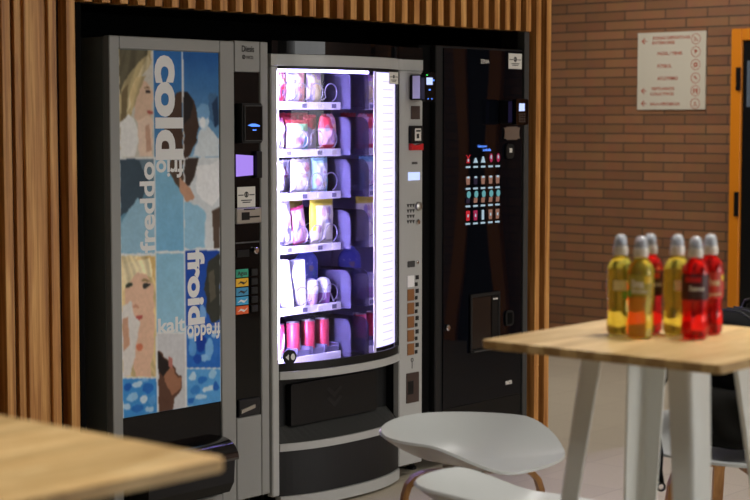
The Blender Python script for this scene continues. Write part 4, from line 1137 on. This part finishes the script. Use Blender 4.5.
def bottle(label, x, y, liq, style, face):
    t = thing('drink_bottle', label, 'drink bottle', (x, y, TH), 0, 'sports drink bottles on the bar table')
    obj('bottle_body', lathe(NB(), BODY, n=32, cap=False), liq, t, True, True, angle=1.2)
    obj('collar', lathe(NB(), [(0.0128,0.1895),(0.0165,0.190),(0.0168,0.204),(0.0155,0.210),(0.010,0.213),(0.0,0.2132)], n=24, cap=False), COLLAR, t, True, True, angle=.8)
    obj('spout', lathe(NB(), [(0.009,0.2128),(0.009,0.221),(0.0075,0.224),(0.0,0.225)], n=16, cap=False), CAPB, t, True, True, angle=.8)
    obj('clear_cap', lathe(NB(), [(0.0150,0.2115),(0.0145,0.224),(0.0115,0.234),(0.006,0.238),(0.0,0.2385)], n=24, cap=False), CLR, t, True, True)
    t.scale = (1, 1, 0.965)
    a = face
    if style == 'dark':
        lb = obj('label', wrap(NB(), 0.092, 0.152, a-1.5, a+1.5, 0.0005), LBD, t, True, True)
        obj('printing', wrap_text(NB(), 'Sense', 0.114, 0.126, a, 1.1, 0.0010), M['wletter'], lb, False, True)
        bm = NB(); wrap(bm, 0.134, 0.146, a-0.9, a+0.3, 0.0010, 10, 2); obj('band', bm, M['red'], lb, False, True)
        bm = NB(); wrap(bm, 0.101, 0.104, a-0.6, a+0.6, 0.0010, 8, 1); wrap(bm, 0.107, 0.109, a-0.5, a+0.5, 0.0010, 8, 1); obj('small_print', bm, M['grey'], lb, False, True)
    elif style == 'olive':
        lb = obj('label', wrap(NB(), 0.104, 0.150, a-1.1, a+0.9, 0.0005), LBG, t, True, True)
        bm = NB(); wrap_text(bm, 'lima', 0.120, 0.140, a-0.3, 0.9, 0.0010); wrap_text(bm, 'limón', 0.108, 0.118, a-0.2, 1.1, 0.0010); obj('printing', bm, M['wletter'], lb, False, True)
        obj('fruit_print', wrap(NB(), 0.130, 0.148, a+0.15, a+0.75, 0.0010, 8, 3), LY_P, lb, False, True)
        obj('leaf_print', wrap(NB(), 0.098, 0.114, a-1.3, a-0.8, 0.0012, 8, 3), GREEN, lb, False, True)
    elif style == 'clear':
        lb = obj('label', wrap(NB(), 0.108, 0.132, a-0.9, a+0.9, 0.0005), LBW, t, True, True)
        obj('leaf_print', wrap(NB(), 0.088, 0.106, a-0.2, a+0.8, 0.0008, 8, 3), GREEN, lb, False, True)
    elif style == 'red':
        lb = obj('label', wrap(NB(), 0.088, 0.150, a-1.4, a+1.4, 0.0005), LBR, t, True, True)
        bm = NB(); wrap_text(bm, 'fresa', 0.118, 0.136, a, 0.9, 0.0010); wrap_text(bm, 'sport', 0.092, 0.102, a, 1.2, 0.0010); obj('printing', bm, LBW, lb, False, True)
        obj('fruit_print', wrap(NB(), 0.130, 0.142, a+0.6, a+1.0, 0.0010, 6, 2), LY_P, lb, False, True)
    return t
LY_P = pm('yellow_print', (236, 206, 60), 0.4)
FA = math.atan2(-4.56+2.55, -3.91+0.6)                       # towards the diners' side
bottle('yellow drink bottle at the left end of the bottle group', -0.647, -2.484, LY, 'clear', FA+0.4)
bottle('yellow drink bottle with olive label and an orange tint low down, front left', -0.668, -2.551, LY, 'olive', FA+0.1)
bottle('red drink bottle half hidden behind the olive labelled yellow one', -0.577, -2.519, LR, 'dark', FA+0.5)
bottle('yellow drink bottle in the middle, left of the dark labelled red one', -0.564, -2.583, LY, 'clear', FA+0.7)
bottle('red drink bottle with dark maroon label, nearest the table corner', -0.596, -2.649, LR, 'dark', FA+0.1)
bottle('red drink bottle at the right end of the group with orange label', -0.502, -2.633, LR, 'red', FA+0.3)

# ------------------------------------------------------------------ stools
def sstep(a, b, x):
    t = max(0.0, min(1.0, (x-a)/(b-a))); return t*t*(3-2*t)
def shell():
    """moulded seat: flat front lip, rim rising round the sides and back"""
    bm = NB(); NR, NT = 14, 64; rows = []
    def rim(th):
        a = abs(th); rx, ry = 0.292, 0.260
        c, s = math.cos(th), math.sin(th)
        k = (abs(s)/rx)**2.3 + (abs(c)/ry)**2.3
        return k**(-1/2.3)
    def hgt(th): return 0.010 + 0.078*sstep(0.62, 1.55, abs(th)) + 0.012*sstep(1.9, PI, abs(th))
    def P(r, th):
        R = rim(th); h = hgt(th)
        z = 0.018*(r**2-0.2)*0.4 + h*(r**2.4)
        return Vector((R*r*math.sin(th), -R*r*math.cos(th), z))    # th = 0 faces -Y (front)
    for s in (0, 1):
        grid = []
        for j in range(1, NR+1):
            r = j/NR
            row = []
            for i in range(NT):
                th = -PI + 2*PI*i/NT
                p = P(r, th)
                if s:
                    e = 1e-3
                    pu = P(max(r-e, 0.01), th); pv = P(r, th+e)
                    nn = (p-pu).cross(pv-p); nn = nn.normalized() if nn.length > 1e-12 else Vector((0,0,1))
                    if nn.z < 0: nn = -nn
                    p = p - nn*0.008
                row.append(bm.verts.new(p))
            grid.append(row)
        c = bm.verts.new(P(0.0, 0.0) - Vector((0,0,0.008*s)))
        for i in range(NT):
            q = [c, grid[0][i], grid[0][(i+1) % NT]]; bm.faces.new(q)
        for j in range(NR-1):
            for i in range(NT): bm.faces.new([grid[j][i], grid[j+1][i], grid[j+1][(i+1) % NT], grid[j][(i+1) % NT]])
        rows.append(grid[-1])
    for i in range(NT): bm.faces.new([rows[0][i], rows[1][i], rows[1][(i+1) % NT], rows[0][(i+1) % NT]])
    return bm
SZ = 0.512
def stool_parts(t):
    bm = shell(); bmesh.ops.translate(bm, verts=bm.verts, vec=(0,0,SZ))
    obj('seat_shell', bm, M['stool'], t, True, True, angle=1.0)
    br = NB(); box(br, -0.07, 0.07, -0.07, 0.07, SZ-0.022, SZ-0.0125, 0.002, 1)
    for s in (-1, 1): box(br, s*0.05-0.012, s*0.05+0.012, -0.012, 0.012, SZ-0.042, SZ-0.022)
    obj('bracket', br, M['steel'], t, False, True)
    for sx, sy in ((-1,-1), (1,-1), (1,1), (-1,1)):
        d = Vector((sx*0.72, sy*0.69, 0)).normalized(); side = Vector((-d.y, d.x, 0))
        pts = [d*0.045+Vector((0,0,SZ-0.033)), d*0.12+Vector((0,0,SZ-0.033)), d*0.155+Vector((0,0,SZ-0.036)), d*0.185+Vector((0,0,SZ-0.048)), d*0.205+Vector((0,0,SZ-0.070)), d*0.215+Vector((0,0,SZ-0.10)),
               d*0.222+Vector((0,0,SZ-0.16)), d*0.245+Vector((0,0,0.25)), d*0.270+Vector((0,0,0.0))]
        obj('leg', sweep_rect(NB(), pts, 0.034, 0.017, side), M['oak'], t, False, True)
    bm = NB()
    pts = [(0.236*math.cos(2*PI*k/40), 0.232*math.sin(2*PI*k/40), 0.20) for k in range(41)]
    tube(bm, pts, 0.006, 8, cap=False); obj('foot_ring', bm, M['steel'], t, True, True)
s1 = thing('bar_stool', 'pale grey shell stool with oak legs in front of the snack machine, seen whole', 'stool', (0.104, -1.49, 0), math.radians(8), 'shell stools')
stool_parts(s1)
s2 = dup(s1); s2.location = (-0.435, -2.078, 0); s2.rotation_euler = (0, 0, math.radians(82))
s2['label'] = 'pale grey shell stool cut off by the bottom edge, nearer than the whole one'
s3 = dup(s1); s3.location = (0.73, -2.05, 0); s3.rotation_euler = (0, 0, math.radians(-90))
s3['label'] = 'shell stool behind the oak table with a black backpack on it'

# ------------------------------------------------------------------ backpack on the far stool
bp = thing('backpack', 'black backpack slumped on the stool behind the oak table', 'backpack', (0.72, -2.05, SZ-0.002))
bp.scale = (1.06, 1.06, 1.05)
def lump(bm, cx, cy, z0, z1, rx, ry, n=40, nz=26, p=3.4, seed=1, wob=0.012, tap=0.0, pw=6.0):
    r_ = random.Random(seed); ph = [(r_.randint(2, 5), r_.uniform(6, 16), r_.uniform(0, 6)) for _ in range(5)]
    rows = []
    for j in range(nz+1):
        f = j/nz; z = z0+(z1-z0)*f
        s = (1-abs(2*f-1)**pw)**0.5*(1-tap*f) if 0 < f < 1 else 0.02
        row = []
        for i in range(n):
            a = 2*PI*i/n; c, q = math.cos(a), math.sin(a)
            k = (abs(c)**p + abs(q)**p)**(-1/p)
            w = sum(math.sin(m*a+fz*z*2+o) for m, fz, o in ph)*wob/3
            row.append(bm.verts.new((cx+(rx*k*s+w*s)*c, cy+(ry*k*s+w*s)*q, z)))
        rows.append(row)
    for a, b in zip(rows, rows[1:]):
        for i in range(n): bm.faces.new([a[i], a[(i+1) % n], b[(i+1) % n], b[i]])
    bm.faces.new(rows[0][::-1]); bm.faces.new(rows[-1])
    return bm
obj('bag_body', lump(NB(), 0.02, 0.0, 0.02, 0.395, 0.165, 0.15, seed=4, wob=0.02, tap=0.14), M['canvas'], bp, True, True)
obj('front_pocket', lump(NB(), -0.110, -0.02, 0.035, 0.215, 0.065, 0.125, seed=9, wob=0.014, pw=5.0), M['canvas2'], bp, True, True)
obj('top_flap', lump(NB(), 0.015, 0.005, 0.350, 0.425, 0.165, 0.142, seed=12, wob=0.016, tap=0.12, pw=3.0), M['canvas'], bp, True, True)
obj('handle', tube(NB(), [(0.10,-0.05,0.405),(0.105,-0.04,0.440),(0.105,0.0,0.452),(0.105,0.04,0.440),(0.10,0.05,0.405)], 0.008, 8), M['buckle'], bp, True, True)
obj('strap', sweep_rect(NB(), [(-0.06,0.13,0.30),(-0.13,0.15,0.27),(-0.19,0.155,0.20),(-0.215,0.150,0.10),(-0.225,0.13,0.02),(-0.262,0.11,-0.02),(-0.268,0.10,-0.055)], 0.03, 0.005, (0.3,1,0)), M['canvas'], bp, False, True)
bm = ring(NB(), 0.0, 0.0, 0.008, 0.014, ((0.757,-0.653,0),(0,0,1),(-0.653,-0.757,0)), 0.006, (-0.268, 0.098, -0.068), 14)
obj('buckle', bm, M['buckle'], bp, False, True)
bm = NB()
for k in range(3): sweep_rect(bm, [(-0.10+0.04*k,-0.09,0.412),(-0.05+0.04*k,-0.03,0.4245),(-0.01+0.04*k,0.06,0.4245)], 0.006, 0.004, (0,0,1))
obj('piping', bm, M['grey'], bp, False, True)

# ------------------------------------------------------------------ ceiling lamps (the room's own light)
def ceiling_lamp(x, y, sx, sy, watts, label, spread=160, col=(252, 248, 242)):
    t = thing('ceiling_light', label, 'ceiling light', (x, y, 3.15), 0, 'ceiling lights')
    bm = NB()
    for a in (-1, 1):
        box(bm, a*(sx/2+0.02)-0.02, a*(sx/2+0.02)+0.02, -sy/2-0.04, sy/2+0.04, -0.03, 0.05); box(bm, -sx/2, sx/2, a*(sy/2+0.02)-0.02, a*(sy/2+0.02)+0.02, -0.03, 0.05)
    obj('frame', bm, M['white'], t, False, True)
    la = bpy.data.lights.new('ceiling_light', 'AREA'); la.shape = 'RECTANGLE'; la.size = sx; la.size_y = sy
    la.energy = watts; la.color = lin(col)[:3]; la.spread = math.radians(spread)
    lo = bpy.data.objects.new('lamp', la); C.objects.link(lo); lo.parent = t; lo.location = (0, 0, -0.01)
    return t
ceiling_lamp(0.1, -2.8, 0.9, 0.4, 38, 'ceiling light above the oak table with the bottles', 120)
ceiling_lamp(-2.5, -2.7, 0.9, 0.4, 9.5, 'ceiling light above the near left table', 80)
ceiling_lamp(2.6, -2.6, 1.2, 0.6, 28, 'ceiling light in front of the black machine')
ceiling_lamp(3.0, -5.4, 1.2, 0.6, 28, 'ceiling light farther from the machines')
ceiling_lamp(4.0, 0.8, 0.6, 0.6, 34, 'ceiling light over the side passage')

# ------------------------------------------------------------------ world and camera
w = bpy.data.worlds.new('world'); bpy.context.scene.world = w; w.use_nodes = True
w.node_tree.nodes['Background'].inputs[0].default_value = lin((190, 186, 180))
w.node_tree.nodes['Background'].inputs[1].default_value = 0.02
cam = bpy.data.cameras.new('camera'); co = bpy.data.objects.new('camera', cam); C.objects.link(co)
cam.sensor_fit = 'HORIZONTAL'; cam.sensor_width = 22.3; cam.lens = 50.0
co.location = (-3.91, -4.56, 1.54)
F = 50/22.3*750; pit = math.atan(130/F)
co.rotation_euler = (PI/2 - pit, 0, math.radians(40.8) - PI/2)
cam.dof.use_dof = True; cam.dof.focus_distance = 6.4; cam.dof.aperture_fstop = 2.3; cam.dof.aperture_blades = 0
cam.clip_start = 0.05
sc = bpy.context.scene; sc.camera = co
sc.view_settings.view_transform = 'Standard'; sc.view_settings.look = 'None'
sc.view_settings.gamma = 1.0; sc.view_settings.use_curve_mapping = False; sc.view_settings.exposure = 0.0
sc.cycles.use_denoising = True
sc.cycles.max_bounces = 10; sc.cycles.transparent_max_bounces = 16; sc.cycles.transmission_bounces = 10
sc.cycles.sample_clamp_indirect = 6.0
